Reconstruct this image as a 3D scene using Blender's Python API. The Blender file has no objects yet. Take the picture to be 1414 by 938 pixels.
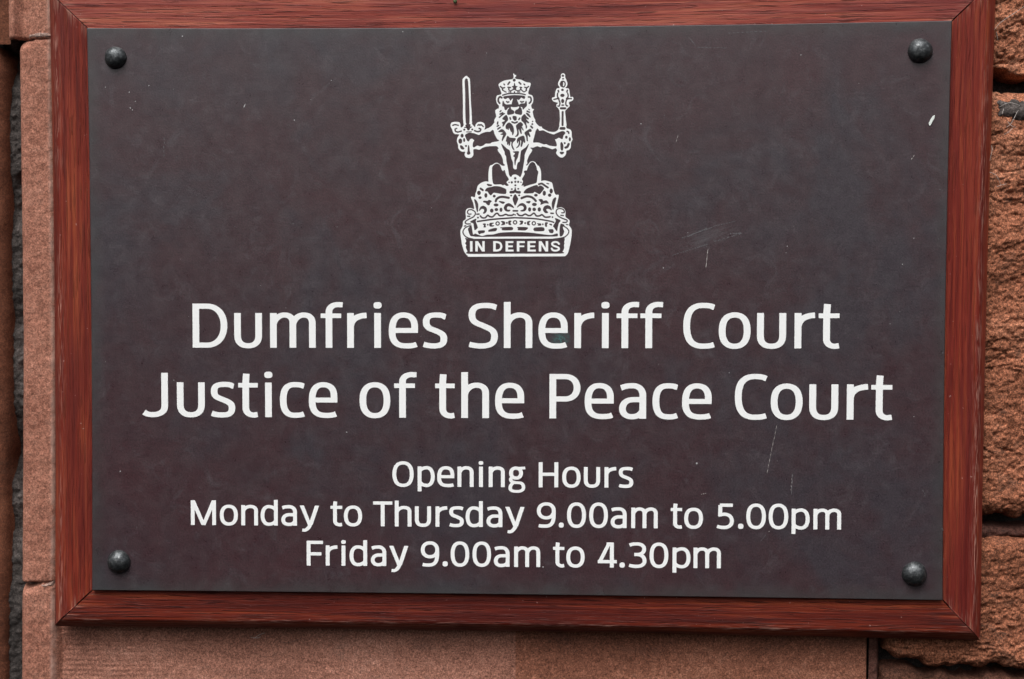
import bpy, math, random
import numpy as np
from mathutils import Matrix, Vector
random.seed(7)
rng = np.random.default_rng(7)
SC = bpy.context.scene
COL = SC.collection
MM = 0.001

# ------------------------------------------------------------------ camera
FPX, CX, CY = 2000.0, 707.0, 469.0          # focal length and centre in photo pixels
CAMP = np.array([0.05058910672127928, -1.0111206957485666, 0.023660351678899568])
YAW, PITCH, ROLL = 0.05000177854412595, -0.042215525439292, -0.0013800651345401533


def rotm():
    cy, sy = math.cos(YAW), math.sin(YAW); cp, sp = math.cos(PITCH), math.sin(PITCH)
    cr, sr = math.cos(ROLL), math.sin(ROLL)
    Rz = np.array([[cy, -sy, 0], [sy, cy, 0], [0, 0, 1]])
    Rx = np.array([[1, 0, 0], [0, cp, -sp], [0, sp, cp]])
    Ry = np.array([[cr, 0, sr], [0, 1, 0], [-sr, 0, cr]])
    return Rz @ Rx @ Ry


M = rotm()
cam = bpy.data.cameras.new("camera")
cam.sensor_fit = 'HORIZONTAL'; cam.sensor_width = 36.0
cam.lens = 36.0 * FPX / 1414.0
cam.clip_start = 0.01; cam.clip_end = 200.0
camo = bpy.data.objects.new("camera", cam); COL.objects.link(camo)
mw = Matrix.Identity(4)
for r in range(3):
    mw[r][0] = M[r, 0]; mw[r][1] = M[r, 2]; mw[r][2] = -M[r, 1]; mw[r][3] = CAMP[r]
camo.matrix_world = mw
SC.camera = camo

# ------------------------------------------------------------------ world, sun, exposure
SUN_EL, SUN_AZ = math.radians(58), math.radians(-18)     # azimuth measured from straight in front of the wall
W = bpy.data.worlds.new("World"); SC.world = W; W.use_nodes = True
nt = W.node_tree; bg = nt.nodes["Background"]
sky = nt.nodes.new("ShaderNodeTexSky"); sky.sky_type = 'NISHITA'; sky.sun_disc = False
sky.sun_elevation = SUN_EL; sky.sun_rotation = math.pi - SUN_AZ
sky.air_density = 1.0; sky.dust_density = 6.0; sky.ozone_density = 1.0
hs = nt.nodes.new("ShaderNodeHueSaturation"); hs.inputs['Saturation'].default_value = 0.2   # overcast: a greyer sky
nt.links.new(sky.outputs[0], hs.inputs['Color'])
# an overcast sky is about three times as bright overhead as at the horizon
wc = nt.nodes.new("ShaderNodeTexCoord"); sx = nt.nodes.new("ShaderNodeSeparateXYZ"); nt.links.new(wc.outputs['Generated'], sx.inputs[0])
mr = nt.nodes.new("ShaderNodeMapRange"); mr.inputs['From Min'].default_value = 0.0; mr.inputs['From Max'].default_value = 1.0
mr.inputs['To Min'].default_value = 0.45; mr.inputs['To Max'].default_value = 2.2; nt.links.new(sx.outputs['Z'], mr.inputs['Value'])
ml = nt.nodes.new("ShaderNodeVectorMath"); ml.operation = 'SCALE'
nt.links.new(hs.outputs[0], ml.inputs[0]); nt.links.new(mr.outputs[0], ml.inputs['Scale']); nt.links.new(ml.outputs[0], bg.inputs[0])
bg.inputs[1].default_value = 0.13
sun = bpy.data.lights.new("sun", 'SUN'); sun.energy = 1.2; sun.angle = math.radians(40); sun.color = (1.0, 0.995, 0.985)
suno = bpy.data.objects.new("sun", sun); COL.objects.link(suno)
sd = Vector((math.cos(SUN_EL) * math.sin(SUN_AZ), -math.cos(SUN_EL) * math.cos(SUN_AZ), math.sin(SUN_EL)))
suno.rotation_euler = sd.to_track_quat('Z', 'Y').to_euler()
suno.location = sd * 5
vs = SC.view_settings
vs.view_transform = 'Standard'; vs.look = 'None'; vs.gamma = 1.0; vs.use_curve_mapping = False
vs.exposure = 0.0


# ------------------------------------------------------------------ helpers
def U(px, py, y=0.0):
    """place measured on the photo -> point on the plane at depth y (metres into the wall)"""
    px = np.asarray(px, float); py = np.asarray(py, float)
    d = np.stack([(px - CX) / FPX, np.ones_like(px), -(py - CY) / FPX], -1) @ M.T
    t = (y - CAMP[1]) / d[..., 1]
    return CAMP + d * t[..., None]


def link(name, me, mats, parent=None, smooth=False):
    o = bpy.data.objects.new(name, me); COL.objects.link(o)
    for m in (mats if isinstance(mats, (list, tuple)) else [mats]):
        me.materials.append(m)
    if parent is not None:
        o.parent = parent; o.matrix_parent_inverse = Matrix.Translation(-parent.location)
    if smooth: me.polygons.foreach_set('use_smooth', [True] * len(me.polygons))
    return o


def mesh(name, v, f, mats, parent=None, smooth=False, mi=None):
    me = bpy.data.meshes.new(name)
    me.from_pydata([tuple(map(float, p)) for p in v], [], [tuple(map(int, q)) for q in f])
    o = link(name, me, mats, parent, smooth)
    if mi is not None: me.polygons.foreach_set('material_index', mi)
    me.update()
    return o


def empty(name, loc, label, cat, group=None):
    o = bpy.data.objects.new(name, None); COL.objects.link(o); o.location = loc
    o.empty_display_size = 0.02
    tag(o, label, cat, group)
    return o


def tag(o, label, cat, group=None):
    o['label'] = label; o['category'] = cat
    if group: o['group'] = group


def fattr(o, name, vals):
    a = o.data.attributes.new(name, 'FLOAT', 'POINT'); a.data.foreach_set('value', np.asarray(vals, np.float32))


# value noise
TAB = rng.random((256, 256))


def vn(x, z, s=0):
    x = x + s * 17.31; z = z + s * 9.73
    xi = np.floor(x).astype(int); zi = np.floor(z).astype(int)
    fx = x - xi; fz = z - zi
    fx = fx * fx * fx * (fx * (fx * 6 - 15) + 10); fz = fz * fz * fz * (fz * (fz * 6 - 15) + 10)
    a = TAB[xi & 255, zi & 255]; b = TAB[(xi + 1) & 255, zi & 255]
    c = TAB[xi & 255, (zi + 1) & 255]; d = TAB[(xi + 1) & 255, (zi + 1) & 255]
    return (a + (b - a) * fx) * (1 - fz) + (c + (d - c) * fx) * fz


def fbm(x, z, s=0, o=4, g=0.5):
    t = 0; am = 1; n = 0
    for k in range(o):
        t = t + am * (vn(x * 2 ** k, z * 2 ** k, s + k) - 0.5); n += am; am *= g
    return t / n


# ------------------------------------------------------------------ materials
class NB:
    def __init__(self, name, rough=0.6, spec=0.5, metal=0.0):
        self.m = bpy.data.materials.new(name); self.m.use_nodes = True
        self.t = self.m.node_tree; self.b = self.t.nodes["Principled BSDF"]
        self.b.inputs['Roughness'].default_value = rough
        self.b.inputs['Specular IOR Level'].default_value = spec
        self.b.inputs['Metallic'].default_value = metal

    def n(self, typ, **kw):
        x = self.t.nodes.new(typ)
        for k, v in kw.items(): setattr(x, k, v)
        return x

    def l(self, a, b): self.t.links.new(a, b)

    def coord(self, scale=(1, 1, 1), kind='Object', off=(0, 0, 0)):
        tc = self.n("ShaderNodeTexCoord"); mp = self.n("ShaderNodeMapping")
        mp.inputs['Scale'].default_value = scale; mp.inputs['Location'].default_value = off
        self.l(tc.outputs[kind], mp.inputs[0]); return mp.outputs[0]

    def noise(self, vec, scale=1.0, detail=4, rough=0.55, dist=0.0):
        x = self.n("ShaderNodeTexNoise")
        x.inputs['Scale'].default_value = scale; x.inputs['Detail'].default_value = detail
        x.inputs['Roughness'].default_value = rough; x.inputs['Distortion'].default_value = dist
        self.l(vec, x.inputs['Vector']); return x.outputs['Fac']

    def ramp(self, fac, stops, interp='LINEAR'):
        x = self.n("ShaderNodeValToRGB"); x.color_ramp.interpolation = interp
        e = x.color_ramp.elements
        while len(e) < len(stops): e.new(0.5)
        for k, (p, c) in enumerate(stops):
            e[k].position = p
            e[k].color = (c, c, c, 1) if isinstance(c, (int, float)) else (c[0], c[1], c[2], 1)
        self.l(fac, x.inputs[0]); return x.outputs[0]

    def mix(self, fac, a, b, mode='MIX'):
        x = self.n("ShaderNodeMix", data_type='RGBA', blend_type=mode)
        for sock, v in ((x.inputs[0], fac), (x.inputs[6], a), (x.inputs[7], b)):
            if isinstance(v, (int, float)): sock.default_value = v
            elif isinstance(v, tuple): sock.default_value = (v[0], v[1], v[2], 1)
            else: self.l(v, sock)
        return x.outputs[2]

    def math(self, op, a, b=0.0):
        x = self.n("ShaderNodeMath", operation=op)
        for sock, v in ((x.inputs[0], a), (x.inputs[1], b)):
            if isinstance(v, (int, float)): sock.default_value = v
            else: self.l(v, sock)
        return x.outputs[0]

    def attr(self, name):
        x = self.n("ShaderNodeAttribute"); x.attribute_name = name; return x.outputs['Fac']

    def bump(self, h, strength=0.5, dist=0.001, normal=None):
        x = self.n("ShaderNodeBump"); x.inputs['Strength'].default_value = strength
        x.inputs['Distance'].default_value = dist
        self.l(h, x.inputs['Height'])
        if normal is not None: self.l(normal, x.inputs['Normal'])
        return x.outputs[0]

    def out(self, col=None, normal=None, rough=None):
        if col is not None: self.l(col, self.b.inputs['Base Color'])
        if normal is not None: self.l(normal, self.b.inputs['Normal'])
        if rough is not None: self.l(rough, self.b.inputs['Roughness'])
        return self.m


def wood(name, dark, mid, light, faded, fade, seed, pore=0.85):
    k = NB(name, rough=0.5, spec=0.2)
    o = (seed * 3.1, seed * 1.7, seed)
    v1 = k.coord((8, 380, 1), 'UV', o); v2 = k.coord((34, 1100, 1), 'UV', o)
    v3 = k.coord((3.2, 60, 1), 'UV', o); v4 = k.coord((70, 1500, 1), 'UV', o)
    broad = k.noise(v3, 1.0, 3, 0.5, 0.4)
    grain = k.noise(v1, 1.0, 5, 0.6, 0.7)
    fine = k.noise(v2, 1.0, 4, 0.6, 0.3)
    g = k.math('ADD', k.math('MULTIPLY', grain, 0.55), k.math('ADD', k.math('MULTIPLY', broad, 0.25), k.math('MULTIPLY', fine, 0.2)))
    c = k.ramp(g, [(0.40, dark), (0.50, mid), (0.61, light)])
    pores = k.ramp(k.noise(v2, 1.0, 2, 0.5, 0.2), [(0.56, 0.0), (0.64, 1.0)])
    c = k.mix(k.math('MULTIPLY', pores, pore), c, tuple(x * 0.45 for x in dark))
    pur = k.ramp(k.noise(k.coord((5, 45, 1), 'UV', (seed * 5.3, seed, 1)), 1.0, 3, 0.55, 0.5), [(0.47, 0.0), (0.62, 1.0)])
    c = k.mix(k.math('MULTIPLY', pur, 0.55), c, tuple(m_ * 0.55 for m_ in mid[:2]) + (mid[2] * 0.85,))
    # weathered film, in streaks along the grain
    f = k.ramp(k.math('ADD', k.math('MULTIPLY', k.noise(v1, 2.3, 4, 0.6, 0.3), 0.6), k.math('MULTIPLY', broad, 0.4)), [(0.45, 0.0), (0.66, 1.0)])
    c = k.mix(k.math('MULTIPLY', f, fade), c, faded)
    # rubbed ridge
    rid = k.math('MULTIPLY', k.attr('ridge'), k.ramp(k.noise(v4, 1.0, 3, 0.6), [(0.5, 0.0), (0.62, 1.0)]))
    rid = k.math('MULTIPLY', rid, k.ramp(k.noise(k.coord((14, 14, 1), 'UV', o), 1.0, 2, 0.5), [(0.38, 0.0), (0.62, 1.0)]))
    c = k.mix(k.math('MULTIPLY', rid, 0.9), c, (0.44, 0.24, 0.19))
    # bare end wear beside the mitres
    en = k.math('MULTIPLY', k.attr('endwear'), k.ramp(k.noise(v4, 0.6, 3, 0.6), [(0.52, 0.0), (0.62, 1.0)]))
    c = k.mix(k.math('MULTIPLY', en, 0.4), c, (0.46, 0.27, 0.20))
    sp = k.ramp(k.noise(k.coord((1, 1, 1), 'Object'), 420, 1, 0.5), [(0.78, 0.0), (0.82, 1.0)])
    c = k.mix(k.math('MULTIPLY', sp, 0.5), c, (0.4, 0.25, 0.22))
    h = k.math('SUBTRACT', k.math('ADD', grain, k.math('MULTIPLY', fine, 0.6)), k.math('MULTIPLY', pores, 0.8))
    r = k.ramp(fine, [(0.3, 0.42), (0.7, 0.66)])
    return k.out(c, k.bump(h, 0.7, 0.0008), r)


WOODS = {
    'left': wood("varnished_timber_left", (0.080, 0.0085, 0.0055), (0.155, 0.0175, 0.009), (0.26, 0.053, 0.020), (0.29, 0.075, 0.052), 0.14, 1, 0.5),
    'right': wood("varnished_timber_right", (0.085, 0.0085, 0.006), (0.150, 0.0155, 0.009), (0.25, 0.046, 0.018), (0.27, 0.07, 0.05), 0.10, 2, 0.35),
    'top': wood("varnished_timber_top", (0.090, 0.013, 0.011), (0.225, 0.038, 0.026), (0.37, 0.104, 0.056), (0.37, 0.13, 0.105), 0.28, 3, 0.8),  # paler tint: weathering, plus some sky reflection put into the colour
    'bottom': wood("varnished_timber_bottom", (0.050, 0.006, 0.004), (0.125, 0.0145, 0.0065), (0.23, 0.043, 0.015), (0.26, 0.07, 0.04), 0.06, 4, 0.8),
}


def plate_mat():
    k = NB("patinated_bronze", rough=0.32, spec=0.75)
    v = k.coord()
    big = k.noise(v, 7.0, 5, 0.6, 0.8); mid = k.noise(v, 26.0, 6, 0.65, 0.6); fine = k.noise(v, 900.0, 3, 0.6)
    brush = k.noise(k.coord((60, 60, 420)), 1.0, 3, 0.6)
    f = k.math('ADD', k.math('MULTIPLY', big, 0.68), k.math('MULTIPLY', mid, 0.32))
    c = k.ramp(f, [(0.38, (0.043, 0.0185, 0.022)), (0.49, (0.038, 0.020, 0.024)), (0.60, (0.034, 0.026, 0.032))])
    pat = k.ramp(k.noise(v, 48.0, 6, 0.75, 1.2), [(0.54, 0.0), (0.70, 1.0)])
    c = k.mix(k.math('MULTIPLY', pat, 0.6), c, (0.062, 0.050, 0.056))
    dk = k.ramp(k.noise(k.coord(off=(3, 1, 2)), 36.0, 6, 0.75, 0.9), [(0.56, 0.0), (0.68, 1.0)])
    c = k.mix(k.math('MULTIPLY', dk, 0.5), c, (0.032, 0.017, 0.020))
    gr = k.ramp(fine, [(0.3, 0.62), (0.7, 1.42)])
    c = k.mix(1.0, c, gr, 'MULTIPLY')
    c = k.mix(1.0, c, k.ramp(brush, [(0.3, 0.93), (0.7, 1.08)]), 'MULTIPLY')
    # greenish rim where the film has thinned
    e = k.math('MULTIPLY', k.attr('rim'), k.ramp(mid, [(0.3, 0.35), (0.62, 1.0)]))
    c = k.mix(k.math('MULTIPLY', e, 0.55), c, (0.042, 0.049, 0.046))
    # a rubbed hazy patch right of the crest
    tc2 = k.n("ShaderNodeTexCoord"); m1 = k.n("ShaderNodeVectorMath", operation='SUBTRACT'); m1.inputs[1].default_value = tuple(U(978.0, 328.0))
    k.l(tc2.outputs['Object'], m1.inputs[0])
    m2 = k.n("ShaderNodeMapping"); m2.inputs['Rotation'].default_value = (0, math.radians(17), 0); k.l(m1.outputs[0], m2.inputs[0])
    m3 = k.n("ShaderNodeMapping"); m3.inputs['Scale'].default_value = (1 / 0.027, 0, 1 / 0.0085); k.l(m2.outputs[0], m3.inputs[0])
    ln = k.n("ShaderNodeVectorMath", operation='LENGTH'); k.l(m3.outputs[0], ln.inputs[0])
    m4 = k.n("ShaderNodeMapping"); m4.inputs['Scale'].default_value = (90, 1, 900); k.l(m2.outputs[0], m4.inputs[0])
    hz = k.math('MULTIPLY', k.ramp(ln.outputs['Value'], [(0.15, 1.0), (1.0, 0.0)]), k.ramp(k.noise(m4.outputs[0], 1.0, 4, 0.7), [(0.40, 0.1), (0.62, 1.0)]))
    c = k.mix(k.math('MULTIPLY', hz, 0.55), c, (0.092, 0.084, 0.090))
    # verdigris bloom
    tc = k.n("ShaderNodeTexCoord"); d = k.n("ShaderNodeVectorMath", operation='DISTANCE')
    p = U(774.0, 468.5); d.inputs[1].default_value = tuple(p)
    k.l(tc.outputs['Object'], d.inputs[0])
    vm = k.ramp(d.outputs['Value'], [(0.0015, 1.0), (0.0065, 0.0)])
    vg = k.math('MULTIPLY', vm, k.ramp(k.noise(v, 520, 4, 0.7), [(0.42, 0.0), (0.58, 1.0)]))
    c = k.mix(k.math('MULTIPLY', vg, 0.95), c, (0.045, 0.150, 0.140))
    r = k.ramp(k.noise(v, 90, 5, 0.7), [(0.3, 0.25), (0.7, 0.46)])
    return k.out(c, k.bump(k.math('ADD', fine, k.math('MULTIPLY', mid, 1.5)), 0.16, 0.0004), r)


def plain(name, col, rough=0.6, var=0.12, scale=300, bump=0.0, metal=0.0, spec=0.5):
    k = NB(name, rough, spec, metal)
    n = k.noise(k.coord(), scale, 4, 0.65)
    c = k.ramp(n, [(0.3, tuple(x * (1 - var) for x in col)), (0.7, tuple(x * (1 + var) for x in col))])
    return k.out(c, k.bump(n, bump, 0.0006) if bump else None)


def stone(name, dark, mid, light, soot, soot_amt, grit=1.0, bump=0.6, layer=0.0, soot_scale=30):
    k = NB(name, rough=0.9, spec=0.2)
    v = k.coord()
    big = k.noise(v, 14, 5, 0.6, 0.5); med = k.noise(v, 150, 5, 0.7); fin = k.noise(v, 560, 3, 0.8); fin2 = k.noise(k.coord(off=(1, 8, 3)), 1050, 1, 0.5)
    lay = k.noise(k.coord((20, 20, 260)), 1.0, 4, 0.65, 0.6)
    f = k.math('ADD', k.math('MULTIPLY', big, 0.40), k.math('ADD', k.math('MULTIPLY', med, 0.38 - layer * 0.2), k.math('MULTIPLY', lay, 0.12 + layer * 0.25)))
    c = k.ramp(f, [(0.36, dark), (0.47, mid), (0.58, light)])
    c = k.mix(1.0, c, k.ramp(fin, [(0.28, 1 - 0.62 * grit), (0.72, 1 + 0.62 * grit)]), 'MULTIPLY')
    c = k.mix(1.0, c, k.ramp(fin2, [(0.30, 1 - 0.5 * grit), (0.70, 1 + 0.5 * grit)]), 'MULTIPLY')
    pale = k.ramp(k.noise(k.coord(off=(5, 5, 5)), 900, 1, 0.5), [(0.70, 0.0), (0.76, 1.0)])
    c = k.mix(k.math('MULTIPLY', pale, 0.45 * grit), c, tuple(min(1, x * 1.9) for x in light))
    blk = k.ramp(k.noise(k.coord(off=(9, 2, 5)), 620, 2, 0.6), [(0.66, 0.0), (0.73, 1.0)])
    c = k.mix(k.math('MULTIPLY', blk, 0.6 * grit), c, tuple(x * 0.25 for x in dark))
    s = k.ramp(k.math('ADD', k.math('MULTIPLY', k.noise(k.coord((1, 1, 1.7), off=(2, 7, 1)), soot_scale, 6, 0.72, 0.8), 0.75), k.math('MULTIPLY', med, 0.25)), [(0.54, 0.0), (0.66, 1.0)])
    c = k.mix(k.math('MULTIPLY', s, soot_amt), c, soot)
    ar = k.math('MULTIPLY', k.attr('arris'), k.ramp(k.noise(v, 90, 3, 0.6), [(0.36, 0.1), (0.6, 1.0)]))
    c = k.mix(k.math('MULTIPLY', ar, 0.7), c, (0.50, 0.32, 0.26))
    h = k.math('ADD', k.math('MULTIPLY', med, 1.0), k.math('MULTIPLY', fin, 0.8))
    return k.out(c, k.bump(h, bump, 0.0012))


M_PLATE = plate_mat()
M_WHITE = plain("white_enamel", (0.80, 0.81, 0.80), 0.38, 0.03, 500)
M_SCR = plain("bare_scratch", (0.30, 0.28, 0.265), 0.45, 0.35, 900)
M_SCUFF = plain("dull_scuff", (0.098, 0.094, 0.100), 0.5, 0.25, 1200)
M_SPECK = plain("pale_speck", (0.34, 0.34, 0.34), 0.6, 0.3, 900)
M_PIT = plain("dark_pit", (0.016, 0.012, 0.012), 0.6, 0.3, 900)
M_CHIP = plain("white_chip", (0.66, 0.70, 0.66), 0.5, 0.08, 700)
M_BOLT = None


def bolt_mat():
    k = NB("blackened_iron", 0.3, 0.6, 0.75)
    v = k.coord()
    n = k.noise(v, 420, 5, 0.7); b = k.noise(v, 150, 3, 0.6)
    c = k.ramp(n, [(0.38, (0.036, 0.039, 0.041)), (0.56, (0.078, 0.083, 0.086)), (0.72, (0.19, 0.195, 0.195))])
    r = k.ramp(b, [(0.3, 0.30), (0.7, 0.50)])
    return k.out(c, k.bump(k.math('ADD', n, b), 0.35, 0.0006), r)


M_BOLT = bolt_mat()
S_DRESS = stone("dressed_sandstone", (0.216, 0.0855, 0.0567), (0.3132, 0.1368, 0.0927), (0.3996, 0.1925, 0.136), (0.09, 0.055, 0.045), 0.30, 0.75, 0.45, 0.0, 55)
S_ASH = stone("tooled_sandstone", (0.2383, 0.1032, 0.0714), (0.345, 0.1552, 0.1082), (0.4516, 0.2236, 0.1618), (0.10, 0.062, 0.052), 0.45, 0.85, 0.5, 0.0, 22)
S_ASHB = stone("brown_tooled_sandstone", (0.1685, 0.0642, 0.0388), (0.2592, 0.1026, 0.0629), (0.3629, 0.1604, 0.1028), (0.085, 0.050, 0.042), 0.4, 0.85, 0.5, 0.0, 22)
S_RUB = stone("rough_sandstone", (0.1463, 0.0512, 0.0262), (0.2717, 0.1003, 0.0535), (0.3971, 0.1688, 0.0972), (0.045, 0.028, 0.021), 0.75, 1.2, 0.55, 0.35, 40)
S_RUBD = stone("dark_rough_sandstone", (0.06, 0.026, 0.016), (0.12, 0.050, 0.032), (0.20, 0.090, 0.060), (0.03, 0.022, 0.018), 0.80, 1.0, 0.8, 0.2, 40)
S_JAMB = stone("brown_sandstone", (0.075, 0.025, 0.013), (0.11, 0.038, 0.020), (0.145, 0.054, 0.029), (0.05, 0.03, 0.02), 0.4, 0.6, 0.5, 0.2, 30)
S_MORT = stone("sooty_mortar", (0.028, 0.023, 0.021), (0.055, 0.046, 0.042), (0.13, 0.110, 0.102), (0.014, 0.013, 0.012), 0.85, 0.8, 0.9, 0.0, 45)
S_REDM = stone("red_mortar", (0.075, 0.032, 0.024), (0.13, 0.056, 0.042), (0.19, 0.090, 0.070), (0.03, 0.024, 0.02), 0.6, 0.8, 0.8, 0.0, 60)
S_PALE = stone("pale_mortar", (0.20, 0.120, 0.095), (0.30, 0.20, 0.165), (0.42, 0.31, 0.27), (0.09, 0.06, 0.05), 0.4, 0.8, 0.6, 0.0, 60)
M_WEB = plain("pale_fibre", (0.40, 0.36, 0.33), 0.8, 0.25, 400)
M_MOSS = plain("green_moss", (0.06, 0.09, 0.035), 0.9, 0.4, 2000, 0.5)


# ------------------------------------------------------------------ wall
WALL = empty("sandstone_wall", (0, 0.045, -0.45), "red sandstone wall of smooth dressed and rough broken blocks behind the framed plaque", "wall")


WD = 0.0     # shift of the wall's depth, tuned for the shadow under the frame


def sheet(x0, x1, z0, z1, step, fy, mask=None):
    """height field facing the viewer: fy(X, Z) -> depth y"""
    nx = max(2, int(round((x1 - x0) / step)) + 1); nz = max(2, int(round((z1 - z0) / step)) + 1)
    xs = np.linspace(x0, x1, nx); zs = np.linspace(z0, z1, nz)
    X, Z = np.meshgrid(xs, zs)
    Y = fy(X, Z) + WD
    idx = np.arange(nx * nz).reshape(nz, nx)
    f = np.stack([idx[:-1, :-1], idx[:-1, 1:], idx[1:, 1:], idx[1:, :-1]], -1).reshape(-1, 4)
    v = np.stack([X, Y, Z], -1).reshape(-1, 3)
    if mask is not None:
        m = mask(X, Z).reshape(-1)
        f = f[m[f].any(1)]
        used = np.unique(f); re = -np.ones(len(v), int); re[used] = np.arange(len(used))
        v = v[used]; f = re[f]
    return v, f


def join(*vf):
    V, F, n = [], [], 0
    for v, f in vf:
        V.append(v); F.append(f + n); n += len(v)
    return np.concatenate(V), np.concatenate(F)


def psdf(X, Z, poly):
    """signed distance to a polygon, negative inside"""
    P = np.asarray(poly, float); Q = np.roll(P, -1, 0)
    d = np.full(X.shape, 1e18); ins = np.zeros(X.shape, bool)
    for (ax, ay), (bx, by) in zip(P, Q):
        ex, ey = bx - ax, by - ay; wx, wy = X - ax, Z - ay
        t = np.clip((wx * ex + wy * ey) / (ex * ex + ey * ey + 1e-18), 0, 1)
        d = np.minimum(d, (wx - ex * t) ** 2 + (wy - ey * t) ** 2)
        c = (ay > Z) != (by > Z)
        if by != ay: ins ^= c & (X < ex * (Z - ay) / (by - ay) + ax)
    d = np.sqrt(d)
    return np.where(ins, -d, d)


def rubble(poly_px, ydep, mat, step, seed, rough=1.0, round_=0.010, name="rough_stone", edge_amp=0.004):
    P = [U(a, b, ydep + WD)[[0, 2]] for a, b in poly_px]
    P = np.array(P); x0, z0 = P.min(0) - 0.006; x1, z1 = P.max(0) + 0.006

    def sd_(X, Z):
        return psdf(X, Z, P) + edge_amp * (fbm(X * 90, Z * 90, seed + 3, 4) * 2)

    def fy(X, Z):
        s = -sd_(X, Z)
        t = np.clip(s / round_, 0, 1)
        y = ydep + 0.012 * (1 - np.sqrt(1 - (1 - t) ** 2)) + np.where(s < 0, np.clip(-s * 25, 0, 0.03), 0)
        lay = np.abs(fbm(X * 24, Z * 60, seed + 9, 4, 0.6)) * 2
        n = fbm(X * 30, Z * 38, seed, 5, 0.6) * 0.012 + fbm(X * 230, Z * 300, seed + 5, 2, 0.6) * 0.0022 + fbm(X * 560, Z * 600, seed + 6, 2, 0.7) * 0.0024
        n = n - np.clip(fbm(X * 120, Z * 190, seed + 7, 3) - 0.15, 0, 1) * 0.007 - np.where(lay < 0.05, (0.05 - lay) * 0.05, 0)
        return y - n * rough
    v, f = sheet(x0, x1, z0, z1, step, fy, lambda X, Z: sd_(X, Z) < 0.0016)
    return mesh(name, v, f, mat, WALL, True)


def zpx(py, y=0.024, px=700): return float(U(px, py, y + WD)[2])


def xpx(px, y=0.024, py=470): return float(U(px, py, y + WD)[0])


# left margin: drafted stones with a rounded left edge and a chamfer on the right
def margin(py0, py1, wide, seed, top_round, bot_round):
    def edgex(px, Z):      # follows the slight lean of the stone in the photo
        return px
    z1, z0 = zpx(py0, 0.02, 50), zpx(py1, 0.02, 50)
    za, zb = zpx(250, 0.02, 50), zpx(900, 0.02, 50)

    def fy(X, Z):
        lean = (za - Z) * -0.010
        XX = X - np.clip(lean, -0.004, 0.002) * 0 + 0.0
        xl = xpx(28, 0.02) - np.clip(zpx(470, 0.02, 50) - Z, 0, 1) * 0.018
        xa = xpx(72, 0.02) - np.clip((zpx(470, 0.02) - Z) * 0.014, 0, 0.005)
        y = 0.0205 + fbm(XX * 160, Z * 160, seed, 4, 0.6) * 0.0011
        y = y + np.clip((XX - xa) / (xpx(84, 0.02) - xpx(73, 0.02)), 0, 1) * 0.0065
        if wide:
            xl = xpx(8, 0.02, 25)
            rib = xpx(19, 0.02, 25); hol = xpx(31, 0.02, 25)
            y = y - 0.0026 * np.exp(-((XX - rib) / 0.0018) ** 2) + 0.0042 * np.exp(-((XX - hol) / 0.0036) ** 2)
        r = 0.006 if not wide else 0.004
        t = np.clip((XX - xl) / r, 0, 1)
        y = y + np.where(XX < xl, 0.026, (1 - np.sqrt(np.clip(1 - (1 - t) ** 2, 0, 1))) * 0.008)
        if top_round:
            w = np.clip((z1 - Z + fbm(XX * 120, Z * 3, seed + 2, 3) * 0.004) / 0.004, 0, 1)
            cut = np.clip((xpx(52, .02) - XX) / 0.009, 0, 1)
            y = y + (1 - w) ** 2 * 0.0022 + (1 - np.clip((z1 - Z) / 0.010, 0, 1)) ** 2 * cut * 0.012
        if bot_round:
            w = np.clip((Z - z0 + fbm(XX * 160, Z * 3, seed + 4, 3) * 0.002) / 0.0018, 0, 1)
            y = y + (1 - w) ** 2 * 0.0022
        return y
    v, f = sheet(xpx(4 if wide else 14, 0.02), xpx(83, 0.02), z0, z1, 0.0009, fy)
    o = mesh("dressed_stone", v, f, S_DRESS, WALL, True)
    xa = xpx(72, 0.02) - np.clip((zpx(470, 0.02) - v[:, 2]) * 0.014, 0, 0.005)
    fattr(o, 'arris', np.exp(-((v[:, 0] - xa - 0.0006) / 0.0016) ** 2))
    return o


margin(-260, 54, True, 21, False, True)
margin(51.2, 804.8, False, 22, True, True)
margin(805, 1180, False, 23, True, False)


rubble([(38, 47), (50, 43), (66, 44), (74, 47), (74, 53), (60, 55), (46, 54), (36, 55)], 0.0199, S_PALE, 0.0007, 24, 0.06, 0.003, "mortar_smear", 0.003)
rubble([(34, 804), (44, 807), (60, 806), (72, 800), (76, 795), (76, 812), (66, 814), (48, 812), (36, 809)], 0.0199, S_PALE, 0.0007, 25, 0.06, 0.003, "mortar_smear", 0.003)


rubble([(4, 52), (18, 49), (30, 50), (36, 55), (30, 63), (22, 60), (14, 66), (4, 62)], 0.0262, S_MORT, 0.0008, 26, 0.25, 0.004, "mortar_smear", 0.003)


# tooled ashlar under and behind the sign
def ash_fy(X, Z):
    y = 0.0268 + fbm(X * 230, Z * 230, 31, 3, 0.6) * 0.0011
    xs = xpx(214, 0.0268)
    h = np.clip((xs - X) / 0.02 + 0.5, 0, 1)
    y = y + h * 0.00026 * np.sin(Z * 2 * math.pi / 0.0037 + fbm(X * 20, Z * 60, 33, 2) * 3) * (0.6 + fbm(X * 30, Z * 200, 36, 2))
    vph = X * 2 * math.pi / 0.0066 + fbm(X * 60, Z * 12, 34, 2) * 5
    y = y + (1 - h) * 0.00035 * np.sin(vph) * (0.5 + 1.3 * fbm(X * 40, Z * 6, 35, 2))
    xb = (X - xpx(712.5, 0.0268)) / (xpx(719, .0268) - xpx(712.5, .0268))
    y = np.where(np.abs(xb) < 1, 0.0272 + fbm(X * 230, Z * 230, 31, 3, 0.6) * 0.0003, y)
    xr = xpx(1198, 0.0268, 905)
    y = y + np.clip((X - xr + 0.0012) / 0.0012, 0, 1) ** 2 * 0.004
    return y


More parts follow.
